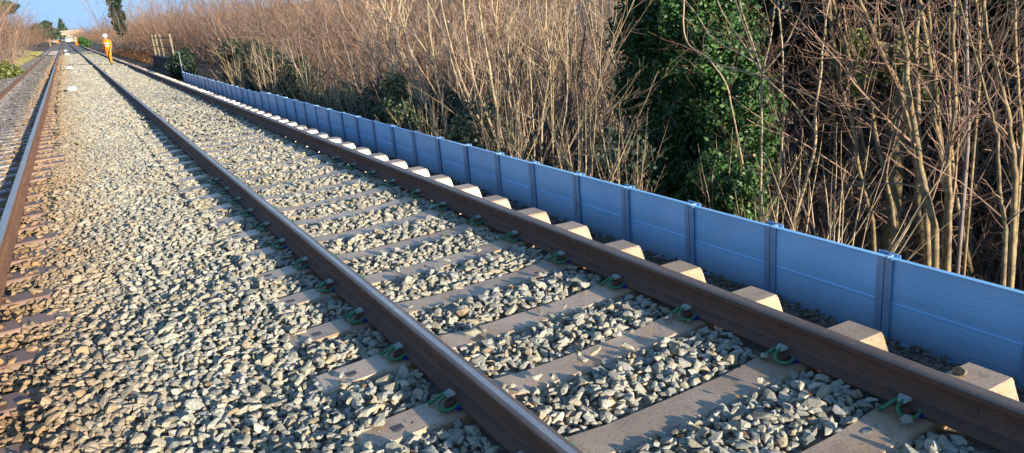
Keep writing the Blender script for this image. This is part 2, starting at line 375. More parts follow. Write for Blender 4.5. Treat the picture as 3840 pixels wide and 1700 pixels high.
ZZ = gz(XX, YY)
nx, ny = len(xs), len(ys)
mb = MB()
mb.add(np.stack([XX, YY, ZZ], -1).reshape(-1, 3), [(j*nx+i, j*nx+i+1, (j+1)*nx+i+1, (j+1)*nx+i) for j in range(ny-1) for i in range(nx-1)])
ground = tag(link('ground', mb.mesh('ground', M['soil'], True)), 'dark leaf-strewn soil of the embankment falling away behind the barrier', kind='structure')

# ------------------------------------------------------------------ ballast surface
SPACE, Y0 = 0.65, 1.636
OLD0 = 4.51-0.65*6
XB, XA = -2.94, -4.445                                   # old line's rails (centres)
def sleeper_dist(y, y0):
    return np.abs(((y-y0+SPACE/2) % SPACE)-SPACE/2)
def bed_h(x, y):
    """top of the loose stone"""
    x = np.asarray(x, float); y = np.asarray(y, float)
    near = np.clip((y-13)/9, 0, 1)                       # further on the stone lies over the sleepers
    h = -0.237+0.077*near + 0*x
    crib = np.clip(sleeper_dist(y, Y0)/0.32, 0, 1)
    h = h + (0.052-.024*near)*np.sin(crib*math.pi/2)*(np.abs(x) < 1.25)
    left = np.clip((-1.10-x)/0.22, 0, 1)
    h = h + left*(0.065-.02*near+0.025*np.sin(x*3.1+y*0.9)+0.02*np.sin(y*2.3-x*1.7))
    shoulder = np.clip((x-0.98)/0.22, 0, 1)
    h = h + shoulder*(-0.11-0.07*near) + np.clip((x-1.2)/0.7, 0, 1)*(-0.16)
    old = np.clip((-2.52-x)/0.16, 0, 1)
    h = h*(1-old)+old*(-0.222+0.02*np.clip(sleeper_dist(y, OLD0)/0.3, 0, 1))
    edge = np.clip((-5.5-x)/0.8, 0, 1)
    h = h - edge*0.16
    return h
xs = np.concatenate([np.linspace(-6.4, 2.0, 57)]); ys = np.concatenate([np.arange(-3, 40, 0.1625), np.linspace(40, 160, 120)[1:], np.linspace(160, 760, 40)[1:]])
XX, YY = np.meshgrid(xs, ys); ZZ = bed_h(XX, YY)-0.028
ZZ[:, 0] -= 0.3; ZZ[:, -1] -= 0.3
nx, ny = len(xs), len(ys)
mb = MB()
mb.add(np.stack([XX, YY, ZZ], -1).reshape(-1, 3), [(j*nx+i, j*nx+i+1, (j+1)*nx+i+1, (j+1)*nx+i) for j in range(ny-1) for i in range(nx-1)])
ballast = tag(link('ballast_bed', mb.mesh('ballast_bed', M['bed'], True)), 'pale grey crushed stone ballast bed carrying both tracks', kind='structure')

# stone shapes
def stone_mesh(seed, npts):
    r = np.random.default_rng(seed)
    p = r.normal(size=(npts, 3)); p /= np.linalg.norm(p, axis=1)[:, None]
    p *= r.uniform(0.78, 1.08, (npts, 1)); p *= np.array([r.uniform(1.15, 1.6), r.uniform(0.75, 1.0), r.uniform(0.5, 0.8)])
    bm = bmesh.new()
    for q in p: bm.verts.new(q)
    res = bmesh.ops.convex_hull(bm, input=bm.verts)
    bmesh.ops.delete(bm, geom=[v for v in bm.verts if not v.link_faces], context='VERTS')
    me = bpy.data.meshes.new('stone'); bm.to_mesh(me); bm.free()
    me.materials.append(M['stone'])
    return me
stones = [stone_mesh(100+i, 13+i) for i in range(10)]
proto_col = bpy.data.collections.new('stone_shapes')
for i, me in enumerate(stones):
    proto_col.objects.link(bpy.data.objects.new('stone_shape_%02d' % i, me))

def scatter_pts(x0, x1, y0, y1, sp, size, jit=0.45, seed=0):
    r = np.random.default_rng(seed)
    gx = np.arange(x0, x1, sp); gy = np.arange(y0, y1, sp*0.9)
    X, Y = np.meshgrid(gx, gy); X = X + (np.arange(len(gy)) % 2)[:, None]*sp*0.5
    X = X.ravel()+r.uniform(-jit, jit, X.size)*sp; Y = Y.ravel()+r.uniform(-jit, jit, Y.size)*sp
    S = size*np.exp(r.normal(0, 0.24, X.size))
    return X, Y, S, r
def rail_clear(X):
    ok = np.ones(len(X), bool)
    for c in (0.7525, -0.7525, XB, XA): ok &= np.abs(X-c) > 0.093
    return ok
def ballast_points():
    out = []
    for (y0, y1, sp, size, lift, seed, thin) in ((0.2, 15, 0.040, 0.0222, 0.0, 1, 1.0), (0.2, 12, 0.075, 0.0265, 0.016, 2, 0.8), (15, 42, 0.062, 0.033, 0.0, 3, 1.0), (42, 110, 0.13, 0.06, 0.0, 4, 1.0)):
        X, Y, S, r = scatter_pts(-6.0, 1.75, y0, y1, sp, size, seed=seed)
        Z = bed_h(X, Y)-0.012+lift+r.normal(0, 0.007, len(X))
        keep = rail_clear(X) & (r.random(len(X)) < thin)
        # sleepers of the near line
        on = (X < 1.31) & (X > -1.19) & (sleeper_dist(Y, Y0) < 0.112)
        cover = np.where(X < -0.9, np.clip((Y-15)/6, 0, 1)*0.9, np.clip((Y-11)/9, 0.0, 1)*0.8+.02)
        cover = np.where(X > 0.85, 0.0, cover)
        clump = 0.5+0.5*np.sin(X*5.3+Y*9.1)*np.sin(Y*3.7-X*2.9)
        on_keep = r.random(len(X)) < cover*clump*1.5
        keep &= (~on) | on_keep
        Z = np.where(on, -0.178+S*0.5+r.uniform(0, 0.006, len(X)), Z)
        # sleepers of the old line
        on2 = (X > -4.96) & (X < -2.61) & (sleeper_dist(Y, OLD0) < 0.125)
        keep &= (~on2) | (r.random(len(X)) < 0.10)
        Z = np.where(on2, -0.183+S*0.5, Z)
        # beside the barrier only fines
        keep &= (X < 1.0) | (r.random(len(X)) < 0.75)
        S = np.where(X > 1.05, S*0.72, S)
        R = r.uniform(-3.14, 3.14, (len(X), 3)); R[:, 0] *= 0.18; R[:, 1] *= 0.18
        idx = r.integers(0, len(stones), len(X))
        P = np.stack([X, Y, Z], 1)
        out.append((P[keep], R[keep], S[keep], idx[keep]))
    return [np.concatenate([o[k] for o in out]) for k in range(4)]
BP, BR, BS, BI = ballast_points()
# the 300 stones that show largest are parts of the bed of their own
dv = BP-CAM; zz = dv @ FWD; u = 1920+FPX*(dv @ R2)/zz; v = 850-FPX*(dv @ U2)/zz
vis = (zz > 0.5) & (u > 0) & (u < 3840) & (v > 0) & (v < 1700)
score = np.where(vis, BS/np.maximum(zz, 0.1), 0)
near300 = np.argsort(-score)[:300]
for i in near300:
    o = link('stone', stones[BI[i]], ballast, BP[i], BR[i]); s = float(BS[i]); o.scale = (s, s, s)
far = np.ones(len(BP), bool); far[near300] = False
def instancer(name, P, R, S, I, coll, kind='stuff', label=None, parent=None):
    me = bpy.data.meshes.new(name); me.vertices.add(len(P)); me.vertices.foreach_set('co', P.astype(np.float32).ravel())
    a = me.attributes.new('rot', 'FLOAT_VECTOR', 'POINT'); a.data.foreach_set('vector', R.astype(np.float32).ravel())
    a = me.attributes.new('scl', 'FLOAT_VECTOR', 'POINT')
    S3 = np.repeat(S[:, None], 3, 1) if S.ndim == 1 else S
    a.data.foreach_set('vector', S3.astype(np.float32).ravel())
    a = me.attributes.new('idx', 'INT', 'POINT'); a.data.foreach_set('value', I.astype(np.int32))
    me.update()
    o = link(name, me, parent)
    ng = bpy.data.node_groups.new(name, 'GeometryNodeTree')
    ng.interface.new_socket('Geometry', in_out='INPUT', socket_type='NodeSocketGeometry')
    ng.interface.new_socket('Geometry', in_out='OUTPUT', socket_type='NodeSocketGeometry')
    N, L = ng.nodes, ng.links
    gi = N.new('NodeGroupInput'); go = N.new('NodeGroupOutput')
    ci = N.new('GeometryNodeCollectionInfo'); ci.inputs['Collection'].default_value = coll
    ci.inputs['Separate Children'].default_value = True; ci.inputs['Reset Children'].default_value = True
    ip = N.new('GeometryNodeInstanceOnPoints'); ip.inputs['Pick Instance'].default_value = True
    L.new(gi.outputs[0], ip.inputs['Points']); L.new(ci.outputs[0], ip.inputs['Instance'])
    def attr(nm, typ):
        n = N.new('GeometryNodeInputNamedAttribute'); n.data_type = typ; n.inputs['Name'].default_value = nm
        return [s for s in n.outputs if s.enabled][0]
    L.new(attr('idx', 'INT'), ip.inputs['Instance Index'])
    e2r = N.new('FunctionNodeEulerToRotation'); L.new(attr('rot', 'FLOAT_VECTOR'), e2r.inputs[0]); L.new(e2r.outputs[0], ip.inputs['Rotation'])
    L.new(attr('scl', 'FLOAT_VECTOR'), ip.inputs['Scale'])
    L.new(ip.outputs[0], go.inputs[0])
    md = o.modifiers.new('scatter', 'NODES'); md.node_group = ng
    return tag(o, label, kind=kind)
instancer('ballast_stones', BP[far], BR[far], BS[far], BI[far], proto_col, label='loose angular ballast stones, cream to grey and rusty by the old line', parent=ballast)

# ------------------------------------------------------------------ tracks
RAIL = [(-.075, 0), (.075, 0), (.075, .0115), (.022, .029), (.0095, .046), (.0085, .075), (.0095, .118), (.034, .131), (.036, .138), (.036, .160),
        (.031, .1685), (.018, .172), (.010, .1724), (-.010, .1724), (-.018, .172), (-.031, .1685), (-.036, .160), (-.036, .138), (-.034, .131), (-.0095, .118), (-.0085, .075), (-.0095, .046), (-.022, .029), (-.075, .0115)]
def rail_mesh(name, side_m, top_m, band_m, ylen=720.0):
    ysr = np.concatenate([np.arange(-3, 30, 1.5), np.geomspace(30, ylen, 16)])
    k = len(RAIL); mb = MB()
    rings = [[(a, y, b) for a, b in RAIL] for y in ysr]
    V = np.array(rings).reshape(-1, 3); fs = []; ms = []
    for i in range(len(ysr)-1):
        for j in range(k):
            j2 = (j+1) % k
            fs.append((i*k+j, i*k+j2, (i+1)*k+j2, (i+1)*k+j))
            ms.append(2 if j in (12,) or j == 13 else (1 if 9 <= j <= 15 else 0))
    fs.append(tuple(reversed(range(k)))); ms.append(0); fs.append(tuple((len(ysr)-1)*k+j for j in range(k))); ms.append(0)
    me = bpy.data.meshes.new(name); me.from_pydata(V.tolist(), [], fs)
    for m in (side_m, top_m, band_m): me.materials.append(m)
    me.polygons.foreach_set('material_index', np.array(ms, np.int32))
    bm = bmesh.new(); bm.from_mesh(me); bmesh.ops.recalc_face_normals(bm, faces=bm.faces); bm.to_mesh(me); bm.free()
    return me
def sleeper_mesh(name, mat, half, top_hw, bot_hw, seat, mid, endz):
    st = [(-half, endz-.014, .86), (-half+.02, endz, .97), (-.97, seat+.002, 1), (-.90, seat, 1), (-.58, seat, 1), (-.34, mid, .97), (0, mid, .96),
          (.34, mid, .97), (.58, seat, 1), (.90, seat, 1), (.97, seat+.002, 1), (half-.02, endz, .97), (half, endz-.014, .86)]
    mb = MB(); rings = []
    for x, z, w in st:
        bz = -0.395
        e = 0.03 if abs(x) > half-.001 else 0
        rings.append([(x+math.copysign(e, x) if e else x, -bot_hw, bz), (x, -top_hw*w-.011, z-.012), (x, -top_hw*w, z), (x, top_hw*w, z), (x, top_hw*w+.011, z-.012), (x+math.copysign(e, x) if e else x, bot_hw, bz)])
    mb.loft(rings)
    return mb.mesh(name, mat, fix=True)
SEAT = -0.183
sl_new = sleeper_mesh('sleeper', M['sleeper'], 1.30, .098, .140, SEAT, -.203, -.192)
sl_old = sleeper_mesh('old_sleeper', M['sleeper_old'], 1.26, .105, .135, SEAT, -.196, -.19)
# spring clip, local: +x away from the rail, origin at the rail foot edge on the sleeper top
def smooth_path(pts, n=22):
    P = np.array(pts, float); t = np.linspace(0, len(P)-1, n); out = []
    for tt in t:
        i = int(min(tt, len(P)-2)); f = tt-i
        p0 = P[max(i-1, 0)]; p1 = P[i]; p2 = P[i+1]; p3 = P[min(i+2, len(P)-1)]
        out.append(0.5*((2*p1)+(-p0+p2)*f+(2*p0-5*p1+4*p2-p3)*f*f+(-p0+3*p1-3*p2+p3)*f**3))
    return np.array(out)
cl = MB()
cl.tube(smooth_path([(-.012, -.045, .022), (.03, -.058, .014), (.072, -.048, .014), (.088, -.015, .022), (.07, .014, .038), (.028, .022, .05), (-.008, .024, .05)]), .0095, 6)
cl.tube(smooth_path([(-.008, .045, .05), (.03, .05, .05), (.062, .062, .034), (.085, .078, .014), (.105, .088, .012)], 12), .0095, 6)
clip_me = cl.mesh('rail_clip', M['clip_green'], True)
cp = MB(); cp.loft([[( -.022, .004, .046), (.03, .010, .044), (.034, .056, .044), (-.018, .064, .046)], [(-.02, .006, .062), (.022, .012, .058), (.026, .052, .058), (-.016, .06, .062)]])
cap_me = cp.mesh('clip_cap', M['clip_cap'], fix=True)
sh = MB(); sh.loft([[(.004, -.028, 0), (.05, -.022, 0), (.05, .02, 0), (.004, .028, 0)], [(.004, -.02, .032), (.036, -.016, .03), (.036, .014, .03), (.004, .02, .032)]])
sh_me = sh.mesh('iron_shoulder', M['iron'], fix=True)
pd = MB(); pd.box((-.02, -.075, .001), (.012, -.04, .02))
pad_me = pd.mesh('rail_pad', M['blue_pad'])
mk = MB(); mk.box((-.028, -.022, 0), (.028, .022, .0016)); mk.box((-.02, -.035, 0), (.01, -.03, .0016))
mark_me = mk.mesh('cast_mark', M['stain'])

def make_track(label, cx, sl_me, y0, n_parts, n_clip, rails, clip=True, y_end=700):
    root = tag(empty('railway_track', (cx, 0, 0)), label, 'railway track')
    for rx, mats in rails:
        link('rail', rail_mesh('rail', *mats), root, (rx, 0, -0.1724))
    k0 = -1
    for k in range(k0, k0+n_parts):
        r = random.Random(k*7+int(cx))
        s = link('sleeper', sl_me, root, (r.uniform(-.012, .012), y0+SPACE*k+r.uniform(-.012, .012), r.uniform(-.004, .003)), (0, 0, r.uniform(-.008, .008)))
        if k < n_clip:
            for rx in (-.7525, .7525):
                for sd_ in (-1, 1):
                    rot = (0, 0, math.pi if sd_ < 0 else 0)
                    for nm, me in ((('rail_clip', clip_me), ('clip_cap', cap_me)) if clip else ())+(('iron_shoulder', sh_me),)+((('rail_pad', pad_me),) if clip else ()):
                        q = link(nm, me, s, (rx+sd_*.077, 0, SEAT+.001), rot); q.scale = (.9, .9*sd_, .95)
            if clip:
                link('cast_mark', mark_me, s, (-1.12, r.uniform(-.02, .02), -.1865))
    # the many far sleepers, too small to tell apart
    mb = MB()
    src = [v.co[:] for v in sl_me.vertices]; sf = [tuple(p.vertices) for p in sl_me.polygons]; sv = np.array(src)
    for k in range(k0+n_parts, int((160-y0)/SPACE)):
        mb.add(sv+np.array([0, y0+SPACE*k, 0]), sf)
    tag(link('far_sleepers', mb.mesh('far_sleepers', sl_me.materials[0]), root), kind='stuff')
    return root
new_track = make_track('rusty-railed railway track on concrete sleepers with green clips, beside the barrier', 0, sl_new, Y0, 90, 13,
    ((-.7525, (M['rust'], M['head_dull'], M['head_band'])), (.7525, (M['rust'], M['head_dull'], M['head_dull']))))
old_track = make_track('worn railway track with one polished rail at the left edge of the photograph', (XA+XB)/2, sl_old, OLD0, 130, 40,
    ((-.7525, (M['rust_old'], M['head_dull'], M['head_dull'])), (.7525, (M['rust_old'], M['head_shine'], M['head_shine']))), clip=False)

# faint chalk letters on the near rail's web, modelled as thin raised shapes
M['letters'] = simple('faint_chalked_letters', (0.13, 0.095, 0.075), (0.18, 0.14, 0.11), 60, 0.9, 0, 0.0)
rail_d = [o for o in new_track.children if o.name.startswith('rail') and o.location.x > 0][0]
for (px, py) in ((3688, 1556), (3745, 1582)):
    p = at_x(px, py, .7425)
    fc_ = bpy.data.curves.new('letter', 'FONT'); fc_.body = 'P'; fc_.size = .055; fc_.extrude = .0006; fc_.align_x = 'CENTER'; fc_.align_y = 'CENTER'
    fo = bpy.data.objects.new('letter', fc_); COL.objects.link(fo)
    me_ = bpy.data.meshes.new_from_object(fo.evaluated_get(bpy.context.evaluated_depsgraph_get())); bpy.data.objects.remove(fo)
    me_.materials.clear(); me_.materials.append(M['letters'])
    link('chalk_letter', me_, rail_d, (-.0105, p[1], p[2]+.1724), (math.pi/2, 0, -math.pi/2))
# loose stones lying on the sleeper tops
r = np.random.default_rng(5)
marks = [(2010, 1425, .034), (1965, 1478, .026), (2235, 1325, .036), (2170, 1335, .03), (2345, 1310, .034), (2490, 1290, .042), (2280, 1255, .03), (2130, 1240, .03), (1805, 1245, .045), (1775, 1260, .05),
         (2188, 1080, .05), (2160, 1068, .045), (1480, 905, .034), (1700, 850, .032), (1760, 870, .036), (1490, 1020, .04), (1535, 1060, .05), (1790, 945, .034), (1385, 1560, .05), (1425, 1592, .045), (1278, 1415, .03), (2030, 1180, .035), (2065, 1190, .03),
         (440, 1235, .055), (630, 1245, .045), (1050, 1420, .045), (3600, 1405, .035)]
for i, (px, py, s) in enumerate(marks):
    z0 = -.186
    p = at_z(px, py, z0)
    o = link('stone', stones[i % 10], ballast, (p[0], p[1], z0+s*.45), (r.uniform(-.2, .2), r.uniform(-.2, .2), r.uniform(0, 6)))
    o.scale = (s*.9, s*.8, s*.8)

# ------------------------------------------------------------------ aluminium barrier
FX = 1.80
barrier = tag(empty('flood_barrier', (FX, 0, -0.55)), 'low bright aluminium panel barrier with upright posts running beside the track', 'barrier')
post_y = [-.72, .08, .88, 1.68, 2.50, 3.34, 4.12, 4.90, 5.63, 6.42, 7.15, 7.93]
while post_y[-1] < 33.0: post_y.append(post_y[-1]+0.79)
def fence_top(y): return 0.012 if y < 19.0 else -0.045
def board(name, y0, y1, z0, z1, lean, lip=True):
    mb = MB(); t = .022
    yy = np.linspace(y0, y1, 2)
    prof = [(-t, z0), (-t, z0+.012), (-t+.004, z0+.016)]
    n = int(round((z1-z0)/.047))
    for i in range(1, n):
        z = z0+(z1-z0)*i/n
        prof += [(-t+.001, z-.0012), (-t+.0016, z), (-t+.001, z+.0012)] if i % 2 == 0 else []
    prof += ([(-t+.001, z1-.008), (-t-.006, z1-.006), (-t-.006, z1), (t*.2, z1), (t*.2, z0)] if lip else [(-t+.001, z1-.004), (-t+.006, z1), (t*.2, z1), (t*.2, z0)])
    rings = [[(a+lean*(b-z0), y, b) for a, b in prof] for y in yy]
    mb.loft(rings)
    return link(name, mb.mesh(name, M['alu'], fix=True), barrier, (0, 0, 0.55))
rr = random.Random(3)
for i in range(len(post_y)-1):
    a, b = post_y[i]+.012, post_y[i+1]-.012
    ft = fence_top((a+b)/2)+rr.uniform(-.004, .004)
    seam = ft-.285
    j = rr.uniform(-.004, .004)
    o1 = board('panel_board', a, b, -.515, seam-.003, rr.uniform(-.006, .006), False); o1.location.x += j
    o2 = board('panel_board', a, b, seam, ft, rr.uniform(-.006, .006)); o2.location.x += j+rr.uniform(-.0015, .0015)
for i, y in enumerate(post_y):
    ft = fence_top(y+.3 if y > 18.5 else y)
    mb = MB()
    mb.box((-.036, -.047, -.54), (-.031, -.003, ft+.001)); mb.box((-.036, .003, -.54), (-.031, .047, ft+.001))
    mb.box((-.031, -.011, -.54), (.04, -.005, ft+.002)); mb.box((-.031, .005, -.54), (.04, .011, ft+.002))
    mb.box((.04, -.045, -.54), (.046, .06, ft+.003))
    p = link('post', mb.mesh('post', M['alu_post']), barrier, (0, y, 0.55), (rr.uniform(-.006, .006), rr.uniform(-.008, .008), 0))
    bp = MB(); bp.box((-.15, -.06, -.545), (.08, .06, -.533)); bp.box((-.155, -.06, -.545), (-.15, .06, -.515))
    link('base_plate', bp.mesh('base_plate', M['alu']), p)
    tb = MB(); tb.box((.048, -.02, ft-.03), (.054, .10, ft+.004))
    if y < 9: link('top_bracket', tb.mesh('top_bracket', M['alu_post']), p)

# ------------------------------------------------------------------ bare shrubs and trees
def unit(v): return v/(np.linalg.norm(v)+1e-9)
def grow(r, start, d, length, n, wander, up, r0, r1):
    P = [np.array(start, float)]; d = unit(np.array(d, float)); st = length/n
    for i in range(n):
        d = unit(d+r.normal(0, wander, 3)+np.array([0, 0, up]))
        P.append(P[-1]+d*st)
    return np.array(P), np.linspace(r0, r1, n+1)
def side_dir(r, t, ang):
    a = unit(np.cross(t, r.normal(size=3))); return unit(t*math.cos(ang)+a*math.sin(ang))
def add_twigs(mbt, r, P, R, n, lmin, lmax, ang=0.7, up=0.06, sub=3, t0=0.25, k=3, subl=0.45, rs=0.45, seg=5, rmin=0.0016):
    """side branches (and their own twigs) on a stem"""
    L = len(P)-1
    for _ in range(n):
        t = t0+(1-t0)*r.random()**0.8
        f = t*L; i = int(min(f, L-1)); p = P[i]+(P[i+1]-P[i])*(f-i); tg = unit(P[i+1]-P[i])
        rad = max(R[i]*rs, rmin*1.3); ln = r.uniform(lmin, lmax)*(1.15-0.6*t)
        Q, q = grow(r, p, side_dir(r, tg, ang*r.uniform(.6, 1.3)), ln, seg, 0.10, up, rad, max(rad*.3, rmin))
        mbt.tube(Q, q, k, cap=False)
        for _2 in range(r.poisson(sub)):
            t2 = r.uniform(.2, .95); g = t2*(len(Q)-1); j = int(min(g, len(Q)-2)); p2 = Q[j]+(Q[j+1]-Q[j])*(g-j)
            Q2, q2 = grow(r, p2, side_dir(r, unit(Q[j+1]-Q[j]), ang*r.uniform(.5, 1.1)), ln*subl*r.uniform(.4, 1.1)*(1.1-.5*t2), 3, 0.12, up, max(q[j]*.6, rmin), rmin*.7)
            mbt.tube(Q2, q2, 3, cap=False)
def bush_proto(seed, n_st, H, spread, r0, wander, nb, sub, mats, lmin=.3, lmax=1.1, up=0.05, rbase=.25, ang=.6, rmin=.0016):
    r = np.random.default_rng(seed); ms = MB(); mt = MB()
    for s in range(n_st):
        a = r.uniform(0, 2*math.pi); rb = rbase*math.sqrt(r.random()); tilt = spread*r.random()**.7
        d = np.array([math.cos(a)*math.sin(tilt), math.sin(a)*math.sin(tilt), math.cos(tilt)])
        h = H*r.uniform(.6, 1.05); rad = r0*r.uniform(.5, 1.15)
        P, R = grow(r, (rb*math.cos(a), rb*math.sin(a), -.25), d, h, 11, wander, up, rad, rad*.18)
        R = np.maximum(R, rmin*1.5)
        ms.tube(P, R, 5, cap=False)
        add_twigs(mt, r, P, R, nb, lmin, lmax, ang, up, sub, rmin=rmin)
    return ms.mesh('stems', mats[0], True), mt.mesh('twigs', mats[1], False)
def make_bush(protos, i, loc, rz, sc, name='bare_shrub', label=None, cat='shrub', group=None, tilt=(0, 0)):
    root = empty(name, loc, rz); root.scale = (sc, sc, sc) if not isinstance(sc, tuple) else sc
    root.rotation_euler = (tilt[0], tilt[1], rz)
    a, b = protos[i % len(protos)]
    tag(link('stems', a, root), kind='stuff'); tag(link('twigs', b, root), kind='stuff')
    return tag(root, label, cat, group)
THICK = [bush_proto(20+i, 13, 4.9, .62, .024, .10, 10, 2.4, (M['bark_grey'] if i % 2 else M['bark_brown'], (M['bark_red'], M['bark_brown'], M['bark_red'], M['bark_grey'])[i % 4]), .4, 1.5, .035, .6, .75, rmin=.003) for i in range(6)]
HAZEL = [bush_proto(40+i, 16, 4.4, .62, .028, .035, 10, 3, (M['bark_pale'], M['bark_pale'] if i % 2 else M['bark_brown']), .3, 1.0, .02, .3, .6) for i in range(3)]
SAPL = [bush_proto(60+i, 4, 5.2, .30, .045, .05, 16, 4, (M['bark_olive'], M['bark_brown'] if i % 2 else M['bark_red']), .4, 1.6, .03, .5, .95) for i in range(4)]

def place_right(rg, protos, x0, x1, y0, y1, n, top_lo, top_hi, h0, label, group, name, lim=(0.55, 1.6)):
    for k in range(n):
        x = rg.uniform(x0, x1); y = rg.uniform(y0, y1); g = float(gz(x, y))
        sc = float(np.clip((rg.uniform(top_lo, top_hi)-g)/h0, *lim))
        make_bush(protos, int(rg.integers(0, 99)), (x, y, g), rg.uniform(0, 6.28), sc, name, label, 'shrub', group, (rg.uniform(-.1, .1), rg.uniform(-.12, .06)))
rg = np.random.default_rng(77)
G1 = 'bare shrubs crowding the slope behind the far half of the barrier'
place_right(rg, THICK, 5.0, 10.5, 13, 36, 50, 1.8, 3.6, 4.6, 'dense reddish-brown bare shrub on the slope behind the far half of the barrier', G1, 'bare_shrub')
G2 = 'bare shrubs beside the track beyond the barrier'
place_right(rg, THICK, 4.2, 9.0, 36, 120, 80, 3.2, 5.0, 4.6, 'dense brown bare shrub lining the track beyond the end of the barrier', G2, 'bare_shrub')
G3 = 'pale shrubs deep in the valley'
place_right(rg, HAZEL, 10, 26, 12, 40, 34, 0.5, 2.5, 4.4, 'pale many-stemmed bare shrub deep in the hollow behind the near slope', G3, 'bare_shrub')
G4 = 'young trees on the slope at the right'
place_right(rg, SAPL, 6.0, 14, 0.5, 9.5, 18, 1.5, 3.5, 5.2, 'thin young tree with crossing bare branches in the shaded wood at the right', G4, 'young_tree')
place_right(rg, THICK, 6.5, 15, 1.0, 11, 26, 0.8, 2.4, 4.6, 'tangled red-brown bare shrub deep in the wood at the right', 'tangled bare shrubs deep in the wood at the right', 'bare_shrub')
place_right(rg, THICK, 4.6, 5.6, 11.5, 17, 5, 0.8, 1.8, 4.6, 'red-brown bare shrub between the hazel fan and the dark evergreen', 'shrubs between hazel fan and evergreen', 'bare_shrub')
G5 = 'tall shrubs behind'
place_right(rg, THICK, 10, 30, 34, 110, 60, 5.0, 8.0, 4.6, 'tall bare shrub in the second row beyond the end of the barrier', G5, 'bare_shrub')
place_right(rg, SAPL, 12, 30, 4, 30, 30, 1.5, 4.5, 5.2, 'thin bare tree far back in the shaded wood', 'bare trees far back in the shaded wood', 'young_tree')
# left-hand side
G6 = 'bare shrubs along the left verge'
for k in range(44):
    y = 30+k*2.2+rg.uniform(-1.2, 1.2); x = -6.7-rg.random()*2.4; g = float(gz(x, y)); sc = rg.uniform(1.1, 1.5)
    make_bush(THICK, int(rg.integers(0, 99)), (x, y, g), rg.uniform(0, 6.28), float(sc), 'bare_shrub', 'tan bare shrub in the hedge along the left verge', 'shrub', G6)
for k in range(24):
    y = 44+k*4.2+rg.uniform(-1.5, 1.5); x = -9.6-rg.random()*2.6; g = float(gz(x, y)); sc = float(rg.uniform(1.2, 1.6))
    make_bush(THICK, int(rg.integers(0, 99)), (x, y, g), rg.uniform(0, 6.28), sc, 'bare_shrub', 'taller tan bare shrub at the back of the hedge on the left bank', 'shrub', 'taller shrubs at the back of the left hedge')
# the same wood going on outside the frame to the right
for k in range(46):
    x = rg.uniform(7.5, 20); y = rg.uniform(-26, 1.0); g = float(gz(x, y)); sc = float(np.clip((rg.uniform(1.6, 2.6)-g)/5.0, .5, 1.6))
    make_bush(SAPL if k % 2 else THICK, int(rg.integers(0, 99)), (x, y, g), rg.uniform(0, 6.28), sc, 'young_tree', 'thin bare tree of the wood just outside the right edge', 'tree', 'bare trees of the wood outside the right edge')
# the far woods: one mass on either side
far_col = bpy.data.collections.new('far_wood_shapes')
for i in range(3):
    me = THICK[i][0]
    far_col.objects.link(bpy.data.objects.new('far_a%d' % i, THICK[i][1]))
FP, FR, FS, FI = [], [], [], []
for k in range(700):
    y = rg.uniform(95, 640)
    if rg.random() < .45: x = -8.0-rg.random()**1.5*30
    else: x = 5.0+rg.random()**1.3*45
    g = float(gz(x, y)); s = rg.uniform(.85, 1.5)*(1+.25*(y > 250))
    FP.append((x, y, g)); FR.append((0, 0, rg.uniform(0, 6.28))); FS.append((s*1.5, s*1.5, s)); FI.append(int(rg.integers(0, 3)))
instancer('far_wood', np.array(FP), np.array(FR), np.array(FS), np.array(FI), far_col, label='far-off leafless brown wood lining both sides of the line')

# --- the stems that stand out in the picture
def px_path(pts, X, sc, ox, jx=0.0, r=None):
    out = []
    for i, (a, b) in enumerate(pts):
        out.append(at_x(ox+a*sc, b*sc, X+(r.normal(0, jx) if r is not None else 0)))
    return np.array(out)
def to_ground(P, drop=.15):
    e = P[-1]; g = float(gz(e[0], e[1]))
    if e[2] > g:
        d = unit(P[-1]-P[-2]); n = max(2, int((e[2]-g)/.3))
        for i in range(1, n+1):
            f = i/n; P = np.vstack([P, [e[0]+d[0]*.3*f, e[1]+d[1]*.3*f, e[2]+(g-drop-e[2])*f]])
    return P
def up_extend(r, P, ln):
    d = unit(P[0]-P[1]); Q, _ = grow(r, P[0], d, ln, 5, .06, .04, 1, 1)
    return np.vstack([Q[::-1][:-1], P])
def traced_tree(name, label, cat, stems, X, sc, ox, mats, nb=14, lmin=.25, lmax=1.1, seed=0, ext=1.6, ground=True, group=None, sub=3, ang=.9, twig_up=.03):
    r = np.random.default_rng(seed)
    root = None; mt = MB()
    for pts, w0, w1 in stems:
        P = px_path(pts, X, sc, ox, .022, r); P = smooth_path(P, 3*len(P)); P[1:-1] += r.normal(0, .003, (len(P)-2, 3))
        tot = len(P)
        D = np.array([depth(p) for p in P]); R = np.linspace(w0, w1, tot)*sc*.39*D/FPX
        if ext > 0:
            P = up_extend(r, P, ext); R = np.concatenate([np.linspace(R[0]*.25, R[0], 6)[:-1], R])
        g = ground is True or (isinstance(ground, set) and id(pts) in ground)
        if g:
            P2 = to_ground(P); R = np.concatenate([R, np.full(len(P2)-len(P), R[-1]*1.1)]); P = P2
        if root is None:
            e = P[-1]; root = tag(empty(name, tuple(e)), label, cat, group); base = e
        ms = MB(); ms.tube(P-base, R, 7, cap=True)
        link('trunk' if R.max() > .02 else 'stem', ms.mesh('trunk', mats[0], True), root)
        add_twigs(mt, r, (P-base)[::-1], R[::-1], nb, lmin*1.5, lmax*1.45, ang, twig_up, sub+1, t0=.12, rs=.36, seg=7, rmin=.0018)
    tag(link('twigs', mt.mesh('twigs', mats[1]), root), kind='stuff')
    return root
S = .7547
ol = (M['bark_olive'], M['bark_brown']); pl = (M['bark_pale'], M['bark_pale']); pr = (M['bark_pale'], M['bark_red'])
